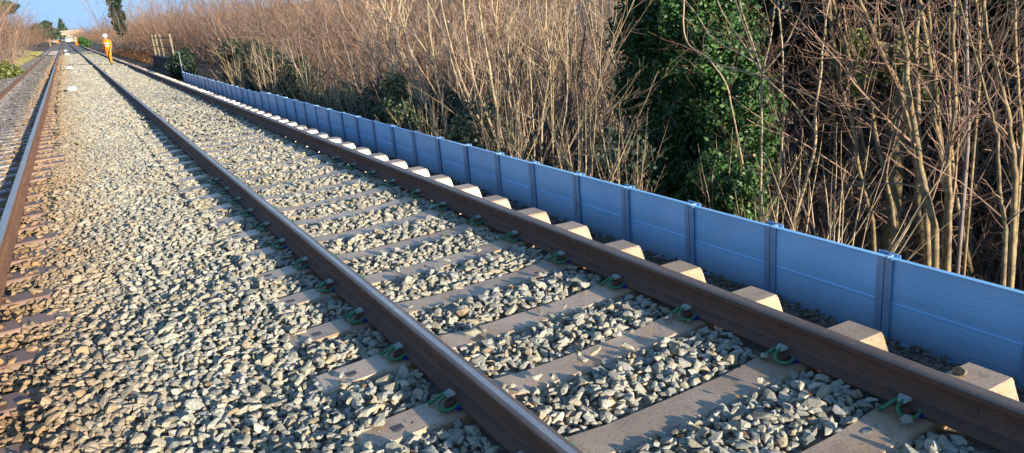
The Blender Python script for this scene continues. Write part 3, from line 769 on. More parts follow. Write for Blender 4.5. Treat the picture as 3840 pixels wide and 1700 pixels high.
traced_tree('young_tree', 'thickest yellow-olive trunk leaning left behind the nearest barrier panels', 'tree', [([(430,0),(455,130),(475,300),(490,480),(515,620),(550,850),(590,1020),(620,1140)], 30, 44)], 3.3, S, 3040, ol, 24, seed=1)
traced_tree('young_tree', 'grey-brown trunk curving in from top left behind the thickest trunk', 'tree', [([(240,0),(290,110),(330,220),(380,320),(440,430),(470,560),(505,700),(540,880),(575,1000)], 28, 36)], 3.9, S, 3040, ol, 20, seed=2)
traced_tree('young_tree', 'straight pair of olive trunks right of the thickest trunk', 'tree', [([(540,0),(570,180),(600,380),(610,560),(640,700),(655,860),(690,1000)], 26, 32), ([(585,0),(600,200),(620,420),(640,620),(655,760),(680,900)], 22, 26)], 3.7, S, 3040, ol, 16, seed=3)
traced_tree('young_tree', 'upright yellowish trunk that kinks half-way, above the right-hand panel', 'tree', [([(710,0),(708,150),(715,400),(710,620),(685,760),(690,960),(690,1140)], 24, 32)], 3.5, S, 3040, ol, 20, seed=4)
traced_tree('young_tree', 'slanting brown trunk near the right edge of the photograph', 'tree', [([(855,0),(880,180),(930,370),(980,560),(1000,700),(1020,860)], 26, 32)], 3.4, S, 3040, ol, 20, seed=5)
traced_tree('young_tree', 'bluish-grey straight trunk standing further back near the right edge', 'tree', [([(770,0),(775,300),(785,520),(780,720)], 22, 26)], 4.8, S, 3040, (M['bark_grey'], M['bark_grey']), 14, seed=6)
traced_tree('young_tree', 'two crossing thin trunks leaning left, left of the thickest trunk', 'tree', [([(95,20),(110,200),(150,420),(180,520),(215,650),(240,820),(270,960),(310,1100)], 20, 26), ([(115,20),(150,150),(190,280),(230,410),(290,520),(320,640),(350,800),(400,1000),(415,1140)], 22, 28)], 3.6, S, 3040, ol, 20, seed=8)
traced_tree('young_tree', 'short yellow stem rising by the far right barrier panel', 'tree', [([(880,500),(915,620),(930,700),(935,900),(955,1060),(970,1140)], 16, 28)], 3.1, S, 3040, ol, 12, seed=9, ext=.9)
traced_tree('young_tree', 'thin upright stem at the right edge of the photograph', 'tree', [([(1015,0),(1020,300),(1035,480),(1055,640)], 18, 22), ([(820,0),(840,200),(840,400)], 15, 17)], 4.3, S, 3040, ol, 16, seed=10)
traced_tree('young_tree', 'thin pale straight stem between the sapling and the crossing trunks', 'tree', [([(1055,100),(1030,380),(1005,560),(1000,750),(940,950),(890,1130)], 13, 22)], 3.3, S, 2300, pr, 16, seed=11)
# the forked sapling in front of the ivy
sap = [([(735,370),(737,600),(735,880),(725,1100)], 13, 17)]
root = traced_tree('sapling', 'slender forked sapling with branches fanning out in front of the ivy', 'sapling', sap, 3.2, S, 2300, pr, 16, .2, .7, seed=12, ext=.01)
r12 = np.random.default_rng(12); mtw = MB(); bpos = np.array(root.location)
for pts, w in ((((740,365),(640,210),(540,60),(500,-60)), 9), (((738,368),(700,240),(640,60),(620,-60)), 9), (((738,362),(780,200),(805,0),(815,-80)), 9), (((742,365),(840,250),(900,130),(955,0)), 9),
               (((735,372),(690,300),(500,200),(420,80),(355,0)), 8), (((742,372),(800,430),(900,520),(1000,650)), 10), (((732,376),(660,360),(520,320),(430,260),(385,200)), 8), (((744,374),(850,420),(960,470),(1080,540)), 8)):
    P = px_path(pts, 3.2, S, 2300, .05, r12)-bpos; P = smooth_path(P, 10); D = depth(P[0]+bpos); R = np.linspace(w*1.25, 4, len(P))*S*.5*D/FPX
    ms = MB(); ms.tube(P, R, 5); link('branch', ms.mesh('branch', M['bark_pale'], True), root)
    add_twigs(mtw, r12, P, R, 9, .12, .45, .7, .03, 2, t0=.15)
tag(link('twigs', mtw.mesh('twigs', M['bark_red']), root), kind='stuff')
traced_tree('sapling', 'thin straight stem just right of the forked sapling', 'sapling', [([(820,0),(840,250),(845,600),(830,850),(810,1100)], 10, 14)], 3.4, S, 2300, pr, 14, .2, .8, seed=13)
traced_tree('sapling', 'thin dark-tipped stem hanging high in front of the ivy', 'sapling', [([(350,0),(352,170),(390,240),(470,290),(560,420),(600,600),(640,800),(690,1050)], 11, 11)], 4.0, S, 2300, pr, 14, .3, .9, seed=14)
# the fan of pale hazel stems
S3 = .6667
traced_tree('hazel_clump', 'big fan of pale straw-coloured hazel stems behind the middle of the barrier', 'shrub', [
    ([(290,860)][::-1] and [(140,0),(165,180),(200,370),(230,540),(255,680),(290,860)], 15, 20), ([(55,0),(70,180),(95,340),(130,500),(180,620),(230,760),(270,850)], 13, 18),
    ([(215,0),(245,200),(285,400),(310,540),(330,650),(350,860)], 13, 17), ([(300,150),(315,400),(340,560),(370,720),(385,880)], 12, 16),
    ([(-60,60),(0,300),(60,480),(130,640),(200,800),(240,870)], 9, 13), ([(-150,0),(-60,200),(20,440),(90,620),(150,780),(180,850)], 9, 13),
    ([(430,60),(428,300),(440,520),(450,720),(455,900)], 8, 11), ([(360,60),(340,260),(345,420),(380,600),(420,900)], 8, 11)], 3.3, S3, 1700, pl, 15, .25, 1.1, seed=20, ext=1.2, sub=4, ang=.5)
traced_tree('hazel_clump', 'forked pale stem with thin shoots leaning right from the middle of the barrier', 'shrub', [
    ([(520,-20),(525,180),(540,350),(530,480),(510,600),(500,680),(495,900)], 13, 15), ([(655,-10),(590,180),(545,350)], 7, 9),
    ([(920,200),(850,400),(790,560),(700,680),(640,790),(590,920)], 6, 9), ([(990,60),(920,220),(820,450),(740,640),(620,890),(590,940)], 6, 9),
    ([(930,570),(850,650),(760,760),(660,880),(610,940)], 5, 8), ([(720,0),(690,150),(560,340)], 5, 6), ([(840,90),(825,330),(815,500),(700,740),(600,930)], 5, 8), ([(640,300),(640,520),(630,640),(585,930)], 6, 9)], 3.5, S3, 1700, pl, 14, .2, 1.0, seed=21, ext=.8, sub=3, ang=.5)
S4 = .3948
traced_tree('hazel_clump', 'pale stems leaning left at the left of the hazel fan', 'shrub', [
    ([(1390,130),(1470,330),(1560,540),(1640,720),(1700,870),(1770,1020),(1850,1180)], 22, 30), ([(1510,90),(1590,400),(1660,600),(1740,800),(1790,950),(1860,1170)], 22, 28),
    ([(1130,60),(1390,200),(1560,260),(1720,420),(1830,640),(1900,900),(1950,1200)], 12, 22), ([(1780,0),(1800,300),(1850,600),(1900,900),(1960,1200)], 16, 24), ([(1000,170),(1180,430),(1290,490),(1480,640),(1640,830),(1800,1170)], 9, 18),
    ([(1400,380),(1430,540),(1460,720),(1480,900),(1520,1120)], 20, 24)], 3.4, S4, 900, pl, 15, .25, 1.1, seed=22, ext=1.0, sub=4, ang=.5)
traced_tree('bare_shrub', 'crossed pale poles sticking up just behind the barrier left of centre', 'shrub', [
    ([(130,500),(300,690),(490,920),(540,980)], 14, 20), ([(470,530),(560,680),(640,880),(660,980)], 14, 20), ([(800,700),(700,830),(620,960)], 14, 18), ([(840,640),(890,860),(940,1030)], 12, 16)], 3.1, S4, 900, pr, 10, .2, .8, seed=23, ext=.7)
# undergrowth shoots standing right behind the barrier
for k in range(34):
    y = 3.5+k*.7+rg.uniform(-.3, .3); x = rg.uniform(2.5, 4.2); g = float(gz(x, y))
    make_bush(HAZEL, int(rg.integers(0, 9)), (x, y, g), rg.uniform(0, 6.28), float(rg.uniform(.24, .46)) if y < 16 else float(rg.uniform(.3, .55)), 'bramble_shoots', 'low tangle of bare shoots close behind the barrier', 'shrub', 'low bare shoots close behind the barrier')

# ------------------------------------------------------------------ leaves
def leaf_quads(r, C, size, n_dir=None, flat=.5, asp=.75):
    n = len(C)
    nrm = r.normal(size=(n, 3)); nrm /= np.linalg.norm(nrm, axis=1)[:, None]
    if n_dir is not None: nrm = nrm*(1-flat)+n_dir*flat; nrm /= np.linalg.norm(nrm, axis=1)[:, None]
    t = np.cross(nrm, r.normal(size=(n, 3))); t /= np.linalg.norm(t, axis=1)[:, None]; b = np.cross(nrm, t)
    s = size*np.exp(r.normal(0, .25, n))
    t *= s[:, None]; b *= (s*asp)[:, None]
    return np.stack([C-t, C-b*.9-t*.15, C+t, C+b*.9-t*.15], 1)
def leaf_blob(r, centers, radii, n, size, squash=(1, 1, 1)):
    """leaves through the shells of several lumps"""
    centers = np.array(centers, float); radii = np.array(radii, float)
    w = radii**2; w /= w.sum(); k = r.choice(len(centers), n, p=w)
    d = r.normal(size=(n, 3)); d /= np.linalg.norm(d, axis=1)[:, None]
    rad = radii[k]*(1-.45*r.random(n)**2)*(1+.22*np.sin(d[:, 0]*5+k)*np.sin(d[:, 2]*6+k*2)+.15*np.sin(d[:, 1]*9-k))
    C = centers[k]+d*rad[:, None]*np.array(squash)
    return leaf_quads(r, C, size, d, .45)
def leafy_tree(name, label, cat, loc, centers, radii, n, size, mat, trunk=None, seed=0, group=None, leafname='foliage', squash=(1, 1, 1)):
    r = np.random.default_rng(seed); root = tag(empty(name, loc), label, cat, group)
    tag(link(leafname, quads_mesh(leafname, leaf_blob(r, centers, radii, n, size, squash), 4, mat), root), kind='stuff')
    ms = MB()
    for P, r0, r1 in (trunk or [([(0, 0, -.3), (0.02, 0, .5), (0, .03, 1.0)], .05, .02)]):
        ms.tube(smooth_path(P, 8), np.linspace(r0, r1, 8), 6)
    link('trunk', ms.mesh('trunk', M['bark_olive'], True), root)
    return root
# extra ivy-clad trees beyond the right edge, added to deepen the wood's shade
r = np.random.default_rng(61)
for k in range(9):
    x = r.uniform(9.0, 17.0); y = -13+k*1.5+r.uniform(-.5, .5); g = float(gz(x, y))
    leafy_tree('ivy_clad_tree', 'added ivy-clad tree outside the right edge that shades the wood', 'tree', (x, y, g), [(r.normal(0, .5), r.normal(0, .5), .8+i*.95) for i in range(7)], list(r.uniform(.8, 1.2, 7)), 5000, .07, M['ivy'], [([(0, 0, -.3), (.1, 0, 3), (0, .1, 6.5)], .16, .06)], 400+k, 'added shade trees outside the right edge', leafname='ivy')
# ivy-smothered trees in the middle right
def ivy_tree(label, spots, X, n, size, seed, mat='ivy'):
    pts = [at_x(px, py, X+dx) for px, py, rad, dx in spots]; D = [depth(p) for p in pts]
    rad = [s[2]*d/FPX for s, d in zip(spots, D)]
    b = pts[-1]; g = float(gz(b[0], b[1])); loc = np.array([b[0], b[1], g])
    ctr = [p-loc for p in pts]
    tr = [([(0, 0, -.3), tuple(ctr[-1]*.8), tuple(ctr[len(ctr)//2]), tuple(ctr[0])], .11, .05), ([tuple(ctr[-1]*.7), tuple(ctr[len(ctr)//2]+np.array([.3, .2, .2])), tuple(ctr[1]+np.array([.2, 0, .4]))], .06, .02)]
    return leafy_tree('ivy_clad_tree', label, 'tree', tuple(loc), ctr, rad, n, size, M[mat], tr, seed, leafname='ivy')
ivy_tree('big tree trunk smothered in dark green ivy right of the hazel fan', [(2400,120,110,.9),(2420,330,120,.9),(2440,540,110,.8),(2450,680,90,.7),(2560,-120,200,.3),(2640,40,180,0),(2480,90,150,.6),(2700,230,150,-.2),(2540,280,140,.5),(2760,380,140,-.2),(2620,450,150,.3),(2520,520,120,.6),(2780,560,130,-.1),(2680,640,150,.2),(2560,690,130,.4),(2720,760,150,0)], 5.2, 95000, .030, 31)
ivy_tree('lower ivy hummock lit bright green just above the barrier top', [(2700,690,110,0),(2780,730,90,-.1),(2640,740,90,.1),(2720,800,110,0)], 4.0, 16000, .025, 32)
ivy_tree('patch of pale sunlit ivy leaves among the crossing trunks', [(3210,170,60,0),(3180,240,70,.2),(3230,300,60,0),(3390,210,70,.3),(3440,330,70,.5),(3380,280,50,.2)], 6.2, 4200, .026, 33, 'laurel')
ivy_tree('dark leafy backdrop standing for the shaded depth of the right-hand wood', [(3000,60,200,0),(3200,40,190,.8),(3450,0,220,.5),(3650,80,200,.3),(3050,260,170,.5),(3300,330,190,1),(3560,340,200,.6),(3780,300,200,.4),(3150,520,170,1),(3420,560,190,1),(3680,600,190,.7)], 9.0, 30000, .075, 34, 'evergreen')  # dark leaves added as a backdrop for the wood's shaded depth
ivy_tree('dark evergreen bush rising behind the far half of the barrier', [(880,215,60,0),(960,240,70,.3),(1040,270,70,0),(1120,300,70,-.2),(900,285,60,0),(1010,320,70,0),(1090,350,60,0)], 3.5, 42000, .03, 35, 'evergreen')
ivy_tree('small cream-leaved bramble bush against the barrier, left of the hazel fan', [(1480,330,50,0),(1500,400,55,0),(1450,420,50,.1),(1530,440,60,-.1),(1580,480,50,-.1)], 3.2, 3800, .032, 36, 'bramble')
# ivy-clad trunk against the sky, pine, conifer, green bushes
def far_leafy(name, label, cat, px, py, Y, centers, radii, n, size, mat, trunk, seed, squash=(1, 1, 1)):
    d = ray(px, py); p = CAM+d*(Y/d[1]); g = float(gz(p[0], p[1]))
    return leafy_tree(name, label, cat, (p[0], p[1], g), centers, radii, n, size, M[mat], trunk, seed, squash=squash), p
far_leafy('ivy_clad_tree', 'tall ivy-wrapped trunk standing against the sky beyond the worker', 'tree', 447, 90, 88, [(0, 0, 2.5+.7*i) for i in range(9)], [.5, .62, .7, .55, .66, .5, .62, .45, .4], 8000, .10, 'evergreen',
          [([(0, 0, -.3), (.1, 0, 3), (-.1, 0, 6), (.2, 0, 10)], .22, .08), ([(0, 0, 4), (-1, 0, 6), (-2.2, 0, 8.5)], .08, .02), ([(0, 0, 5), (1, 0, 7), (2.0, 0, 9)], .08, .02)], 41)
for (px_, Y_, sc_) in ((447, 88.6, 2.0), (520, 96, 1.9), (640, 84, 1.7), (760, 70, 1.5), (900, 58, 1.35), (1010, 48, 1.2)):
    d_ = ray(px_, 95); p_ = CAM+d_*(Y_/d_[1]); g_ = float(gz(p_[0], p_[1]))
    make_bush(THICK, int(px_), (p_[0], p_[1], g_), 1.0+px_, (sc_*.8, sc_*.8, sc_), 'tall_bare_tree', 'tall thin leafless tree against the sky, '+{447: 'wrapped round the ivy-clad trunk', 520: 'first', 640: 'second', 760: 'third', 900: 'fourth', 1010: 'fifth'}[px_]+('' if px_ == 447 else ' to the right of the ivy-clad trunk'), 'tree', 'leafless trees above the thicket')
r = np.random.default_rng(42)
pc = [(r.normal(0, 1.2), r.normal(0, 1.2), 6.5+r.uniform(-2.5, 3.5)) for _ in range(16)]
far_leafy('pine_tree', 'dark pine crown above the left-hand hedge', 'tree', -70, 45, 125, pc, [1.7]*16, 16000, .2, 'conifer', [([(0, 0, -.3), (.2, 0, 4), (0, 0, 9)], .3, .1)], 42, (1, 1, .55))
far_leafy('pine_tree', 'small dark evergreen top above the far end of the left-hand hedge', 'tree', 170, 100, 300, [(r.normal(0, 2), r.normal(0, 2), 5.5+r.uniform(-2, 3)) for _ in range(8)], [1.8]*8, 3000, .5, 'conifer', [([(0, 0, -.3), (.2, 0, 4), (0, 0, 7)], .3, .1)], 43, (1, 1, .7))
far_leafy('conifer', 'blue-green pointed conifer above the distant bridge', 'tree', 238, 125, 900, [(0, 0, 4+2.2*i) for i in range(9)], [5.0, 4.8, 4.4, 4.0, 3.4, 2.8, 2.1, 1.4, .8], 6000, .8, 'conifer', [([(0, 0, -.3), (0, 0, 9), (0, 0, 22)], .5, .1)], 44)
far_leafy('evergreen_bush', 'yellow-green bush at the left edge beside the worn track', 'bush', -10, 245, 52, [(-.4, 0, .4), (.3, .3, .35), (0, -.5, .5), (.7, -.2, .25)], [.65, .6, .6, .45], 5000, .07, 'laurel', None, 45)
far_leafy('evergreen_bush', 'round green bush beside the far worker', 'bush', 318, 160, 190, [(0, 0, 1.0), (.5, .3, .8), (-.4, 0, 1.5)], [1.0, .8, .8], 2500, .16, 'ivy', None, 46)
far_leafy('evergreen_bush', 'dark green bush growing over the end of the parapet wall', 'bush', 668, 240, 37.5, [(0, 0, .45), (.25, .6, .5), (.2, -.6, .35), (.3, 0, .8)], [.5, .55, .5, .45], 6000, .05, 'evergreen', None, 47)

# low dark bramble mounds at the foot of the thicket
r = np.random.default_rng(58)
for k in range(13):
    y = 8.5+k*1.85+r.uniform(-.5, .5); x = r.uniform(3.2, 4.2); g = float(gz(x, y)); hh = r.uniform(-.35, .15)-g
    leafy_tree('bramble_bush', 'dark low bramble mound at the foot of the thicket behind the barrier', 'bush', (x, y, g), [(r.normal(0, .4), r.normal(0, .5), hh*r.uniform(.35, .8)) for _ in range(5)], list(r.uniform(.35, .55, 5)), 3200, .034, M['evergreen' if k % 3 or k < 4 else 'bramble'], None, 300+k, 'bramble mounds behind the barrier')
ORD = ['first', 'second', 'third', 'fourth', 'fifth', 'sixth', 'seventh', 'eighth', 'ninth', 'tenth', 'eleventh', 'twelfth', 'thirteenth']
for o in [o for o in COL.objects if o.name.startswith('bramble_bush')]:
    k = sorted([q.location.y for q in COL.objects if q.name.startswith('bramble_bush')]).index(o.location.y)
    o['label'] = ORD[k]+' dark bramble mound behind the barrier, counted from the hazel fan leftwards'
n = 420; X = r.uniform(-5.4, 0.95, n); Y = 1.2+r.random(n)**1.5*16; keep = rail_clear(X); X = X[keep]; Y = Y[keep]
C = np.stack([X, Y, np.maximum(bed_h(X, Y)+.016, -.172)], 1)
tag(link('fallen_leaves', quads_mesh('fallen_leaves', leaf_quads(r, C, .017, np.array([0, 0, 1.0]), .6), 4, M['litter'])), 'few dead leaves blown on to the ballast', kind='stuff')
# ground cover: dead leaves, bracken, grass
r = np.random.default_rng(50)
n = 60000; X = 2.05+r.random(n)**1.4*14; Y = r.uniform(.2, 36, n)
C = np.stack([X, Y, gz(X, Y)+.02+r.random(n)**3*.12], 1)
tag(link('leaf_litter', quads_mesh('leaf_litter', leaf_quads(r, C, .04, np.array([0, 0, 1.0]), .55), 4, M['litter'])), 'brown dead leaves strewn over the slope behind the barrier', kind='stuff')
n = 16000; X = 2.3+r.random(n)*2.2; Y = r.uniform(49, 130, n)
C = np.stack([X, Y, gz(X, Y)+r.random(n)**1.5*.5*(1-np.abs(X-3.4)/1.6).clip(.15, 1)], 1)
tag(link('bracken', quads_mesh('bracken', leaf_quads(r, C, .09, np.array([0, 0, 1.0]), .3, .3), 4, M['fern'])), 'rust-brown dead bracken along the right edge beyond the worker', kind='stuff')
def blades(r, X, Y, h):
    n = len(X); Z = gz(X, Y); a = r.uniform(0, 6.28, n); w = .012+.006*r.random(n)+.0006*Y*.5
    lean = r.normal(0, .35, (n, 2))*h[:, None]
    B0 = np.stack([X-np.cos(a)*w, Y-np.sin(a)*w, Z-.02], 1); B1 = np.stack([X+np.cos(a)*w, Y+np.sin(a)*w, Z-.02], 1)
    T = np.stack([X+lean[:, 0], Y+lean[:, 1], Z+h], 1)
    return np.stack([B0, B1, T], 1)
n = 60000; X = -5.5-r.random(n)**1.3*4.5; Y = 14+r.random(n)**1.6*150
tag(link('grass', quads_mesh('grass', blades(r, X, Y, r.uniform(.08, .32, n)*np.clip((-5.3-X)/.8, .3, 1)), 3, M['grass'])), 'straw-coloured winter grass on the left verge', kind='stuff')
n = 9000; X = r.uniform(2.0, 3.6, n); Y = r.uniform(1, 30, n)
C = np.stack([X, Y, gz(X, Y)+r.random(n)**2*.4], 1)
tag(link('brambles', quads_mesh('brambles', leaf_quads(r, C, .032, np.array([0, 0, 1.0]), .4), 4, M['bramble'])), 'scattered green bramble leaves low behind the barrier', kind='stuff')

# ------------------------------------------------------------------ parapet, railing, handrail by the small bridge
pw = tag(empty('parapet_wall', (2.45, 40.5, -.45)), 'low dark concrete parapet wall beyond the end of the barrier', 'wall')
mb = MB(); mb.box((-.17, -2.0, -.3), (.17, 9.8, .62)); link('wall', mb.mesh('wall', M['parapet']), pw)
mb = MB(); mb.box((-.21, -2.05, .623), (.21, 9.85, .72)); link('coping', mb.mesh('coping', M['parapet']), pw)
rl = tag(empty('railing', (2.48, 41, .27)), 'old concrete-post railing with two dark bars on the parapet wall', 'railing')
for y in (.2, 4.7, 7.0, 9.0):
    mb = MB(); mb.box((-.04, y-.04, 0), (.04, y+.04, 1.12)); mb.loft([[(-.05, y-.05, 1.12), (.05, y-.05, 1.12), (.05, y+.05, 1.12), (-.05, y+.05, 1.12)], [(-.02, y-.02, 1.17), (.02, y-.02, 1.17), (.02, y+.02, 1.17), (-.02, y+.02, 1.17)]])
    link('post', mb.mesh('post', M['conc_post']), rl)
for z in (.5, .98):
    mb = MB(); mb.tube([(-.075, -.2, z), (-.075, 9.2, z)], .025, 8); link('rail_bar', mb.mesh('rail_bar', M['iron'], True), rl)
hr = tag(empty('handrail', (2.15, 36.3, -.48)), 'thin pale galvanised handrail frame in front of the parapet bush', 'handrail')
for y, h in ((0, 1.15), (1.2, 1.15)):
    mb = MB(); mb.tube([(0, y, 0), (0, y, h)], .022, 8); link('post', mb.mesh('post', M['galv'], True), hr)
for z in (.12, 1.13):
    mb = MB(); mb.tube([(0, -.02, z), (0, 1.22, z)], .02, 8); link('rail_bar', mb.mesh('rail_bar', M['galv'], True), hr)

# ------------------------------------------------------------------ people
def person_mesh():
    J = {}; E = []
    def j(n, p, rr): J[n] = (p, rr)
    j('pelvis', (0, 0, .95), (.155, .12)); j('waist', (0, -.01, 1.08), (.15, .115)); j('chest', (0, -.02, 1.30), (.185, .13)); j('collar', (0, -.02, 1.45), (.13, .10)); j('neck', (0, -.01, 1.53), (.06, .06)); j('skull', (0, .01, 1.63), (.085, .095)); j('crown', (0, .0, 1.72), (.075, .085))
    for s, n in ((-1, 'l'), (1, 'r')):
        st = .20 if s < 0 else -.16
        j('hip'+n, (s*.10, 0, .90), (.10, .10)); j('knee'+n, (s*.11, st*.6+.03, .50), (.075, .075)); j('shin'+n, (s*.11, st*.75-.01, .28), (.072, .072)); j('ankle'+n, (s*.11, st-.03, .10), (.062, .062)); j('heel'+n, (s*.11, st-.02, .045), (.045, .042)); j('toe'+n, (s*.12, st+.15, .035), (.045, .034))
        j('sho'+n, (s*.205, -.02, 1.42), (.078, .075)); j('elb'+n, (s*.27, -s*.10-.04, 1.14), (.06, .06)); j('wri'+n, (s*.255, -s*.16+.06, .92), (.045, .045)); j('palm'+n, (s*.25, -s*.17+.09, .85), (.032, .04))
        E += [('pelvis', 'hip'+n), ('hip'+n, 'knee'+n), ('knee'+n, 'shin'+n), ('shin'+n, 'ankle'+n), ('ankle'+n, 'heel'+n), ('heel'+n, 'toe'+n), ('collar', 'sho'+n), ('sho'+n, 'elb'+n), ('elb'+n, 'wri'+n), ('wri'+n, 'palm'+n)]
        for q in range(5):
            a = (q-2)*.018
            if q == 0: f1, f2 = (s*.25-s*.03, -s*.17+.115, .83), (s*.25-s*.035, -s*.17+.125, .80)
            else: f1, f2 = (s*.25+a*.3, -s*.17+.09+a, .80), (s*.25+a*.3-s*.012, -s*.17+.10+a, .765+abs(q-2.5)*.006)
            j('f%s%da' % (n, q), f1, (.011, .011)); j('f%s%db' % (n, q), f2, (.009, .009))
            E += [('palm'+n, 'f%s%da' % (n, q)), ('f%s%da' % (n, q), 'f%s%db' % (n, q))]
    E += [('pelvis', 'waist'), ('waist', 'chest'), ('chest', 'collar'), ('collar', 'neck'), ('neck', 'skull'), ('skull', 'crown')]
    names = list(J); me = bpy.data.meshes.new('body_skeleton')
    me.from_pydata([J[n][0] for n in names], [(names.index(a), names.index(b)) for a, b in E], [])
    o = bpy.data.objects.new('body_skeleton', me); COL.objects.link(o)
    sk = o.modifiers.new('skin', 'SKIN'); sk.use_smooth_shade = True
    lay = me.skin_vertices[0].data
    for i, n in enumerate(names): lay[i].radius = J[n][1]; lay[i].use_root = (n == 'pelvis')
    o.modifiers.new('sub', 'SUBSURF').levels = 1; o.modifiers['sub'].render_levels = 1
    dg = bpy.context.evaluated_depsgraph_get(); ev = o.evaluated_get(dg)
    out = bpy.data.meshes.new_from_object(ev)
    bpy.data.objects.remove(o)
    out.name = 'body'; out.materials.clear()
    for m in ('orange', 'skin', 'boot'): out.materials.append(M[m])
    for p in out.polygons:
        c = p.center
        p.material_index = 1 if (c.z > 1.515 or (abs(c.x) > .2 and c.z < .90)) else (2 if c.z < .14 else 0); p.use_smooth = True
    return out
body_me = person_mesh()
hm = MB(); rings = []
for z, rx, ry in ((1.668, .150, .165), (1.674, .152, .168), (1.69, .128, .146), (1.74, .122, .140), (1.79, .10, .116), (1.825, .06, .07), (1.836, .012, .014)):
    rings.append([(rx*math.cos(a), ry*math.sin(a)+(.02 if z < 1.68 and math.sin(a) > 0 else 0), z) for a in np.linspace(0, 2*math.pi, 20, endpoint=False)])
hm.loft(rings); helmet_me = hm.mesh('helmet', M['helmet'], True, fix=True)
bd = MB()
for z, rx, ry in ((1.12, .176, .142), (1.26, .205, .152)):
    bd.loft([[(rx*k2*math.cos(a), ry*k2*math.sin(a)-.012, z+dz) for a in np.linspace(0, 2*math.pi, 20, endpoint=False)] for k2, dz in ((1, 0), (1.01, .025), (1, .05))], cap=False)
band_me = bd.mesh('reflective_band', M['band'], True)
# face parts
fc = MB()
fc.add([(-.014, .098, 1.615), (.014, .098, 1.615), (0, .098, 1.66), (0, .122, 1.618)], [(0, 1, 3), (1, 2, 3), (2, 0, 3)])
nose_me = fc.mesh('nose', M['skin'])
ey = MB(); ey.tube([(-.012, .094, 1.648), (0, .101, 1.649), (.012, .094, 1.648)], [.003, .007, .003], 6); eye_me = ey.mesh('eye', M['hair'])
mo = MB(); mo.tube([(-.022, .096, 1.585), (0, .102, 1.583), (.022, .096, 1.585)], [.002, .004, .002], 5); mouth_me = mo.mesh('mouth', M['hair'])
er = MB(); er.tube([(0, -.005, 1.60), (.012, -.012, 1.63), (.002, -.008, 1.66)], [.01, .018, .01], 6); ear_me = er.mesh('ear', M['skin'], True)
hb = MB(); hb.loft([[(.092*math.cos(a), .1*math.sin(a)-.012, z) for a in np.linspace(math.pi*.95, 2.05*math.pi, 12)] + [(.07*math.cos(a), .08*math.sin(a)-.008, z) for a in np.linspace(2.05*math.pi, math.pi*.95, 12)] for z in (1.575, 1.62, 1.675)])
hair_me = hb.mesh('hair', M['hair'], True, fix=True)
def person(loc, rz, sc, label, face=True, helmet=True):
    p = tag(empty('person', loc, rz), label, 'person'); p.scale = (sc,)*3
    link('body', body_me, p); link('reflective_band', band_me, p)
    if helmet: link('helmet', helmet_me, p)
    if face: link('nose', nose_me, p); link('mouth', mouth_me, p); link('hair', hair_me, p)
    for s_ in ((-1, 1) if face else ()): link('eye', eye_me, p, (s_*.032, 0, 0)); e_ = link('ear', ear_me, p, (s_*.088, 0, 0)); e_.scale = (s_, 1, 1)
    return p
wp = at_z(420, 246, -.175)
person((wp[0], wp[1], -.172), 2.6, 1.04, 'person in orange hi-vis work suit and white helmet walking between the rails')
for (px, py, Yd, lab, rz) in ((291, 176, 190, 'distant person in orange hi-vis suit standing right of the track', 1.0), (216, 164, 420, 'tiny distant person in orange by the left abutment of the bridge', 0.2), (222, 164, 410, 'tiny distant person in orange, right-hand one by the bridge abutment', 2.0)):
    d = ray(px, py); p = CAM+d*(Yd/d[1]); g = max(float(gz(p[0], p[1])), float(bed_h(p[0], p[1])) if -6 < p[0] < 1.9 else -9)
    person((p[0], p[1], g), rz, 1.05, lab, face=False)

# ------------------------------------------------------------------ distant bridge and works vehicles
bg = tag(empty('arch_bridge', (-1.7, 650, -.3)), 'distant pinkish brick arch bridge crossing over the line', 'bridge')
def arch_face():
    mb = MB(); n = 24; R = 4.6; cz = 1.2; top = 7.2; hw = 13
    prof_o = [(-hw, 0), (-R, 0)]; 
    A = [(-R*math.cos(a), cz+R*.78*math.sin(a)) for a in np.linspace(0, math.pi, n)]
    inner = [(-R, -1.0)]+A+[(R, -1.0)]
    outer = [(-R, top)]+[(x, top) for x, _ in A]+[(R, top)]
    for y0, y1 in ((0, 6),):
        for i in range(len(inner)-1):
            a, b, c, d = inner[i], inner[i+1], outer[i+1], outer[i]
            mb.add([(a[0], y0, a[1]), (b[0], y0, b[1]), (c[0], y0, c[1]), (d[0], y0, d[1]), (a[0], y1, a[1]), (b[0], y1, b[1]), (c[0], y1, c[1]), (d[0], y1, d[1])], [(0, 1, 2, 3), (7, 6, 5, 4), (0, 4, 5, 1), (3, 2, 6, 7)])
    mb.box((-hw, 0, -1), (-R, 6, top)); mb.box((R, 0, -1), (hw, 6, top))
    return mb
link('arch_wall', arch_face().mesh('arch_wall', M['brick'], fix=True), bg)
mb = MB(); mb.box((-13.3, -.25, 7.2), (13.3, .45, 7.9)); link('parapet', mb.mesh('parapet', M['coping']), bg)
mb = MB(); mb.box((-13.4, -.4, 7.905), (13.4, .6, 8.15)); link('coping', mb.mesh('coping', M['parapet']), bg)
mb = MB()
vs = [[(-(4.6+t)*math.cos(a), -.12, 1.2+(3.588+t)*math.sin(a)) for a in np.linspace(0, math.pi, 18)] for t in (0.02, .6)]
rings = [[(vs[0][i][0], -.12, vs[0][i][2]), (vs[1][i][0], -.12, vs[1][i][2]), (vs[1][i][0], -.01, vs[1][i][2]), (vs[0][i][0], -.01, vs[0][i][2])] for i in range(18)]
mb.loft(rings); link('arch_ring', mb.mesh('arch_ring', M['coping'], fix=True), bg)
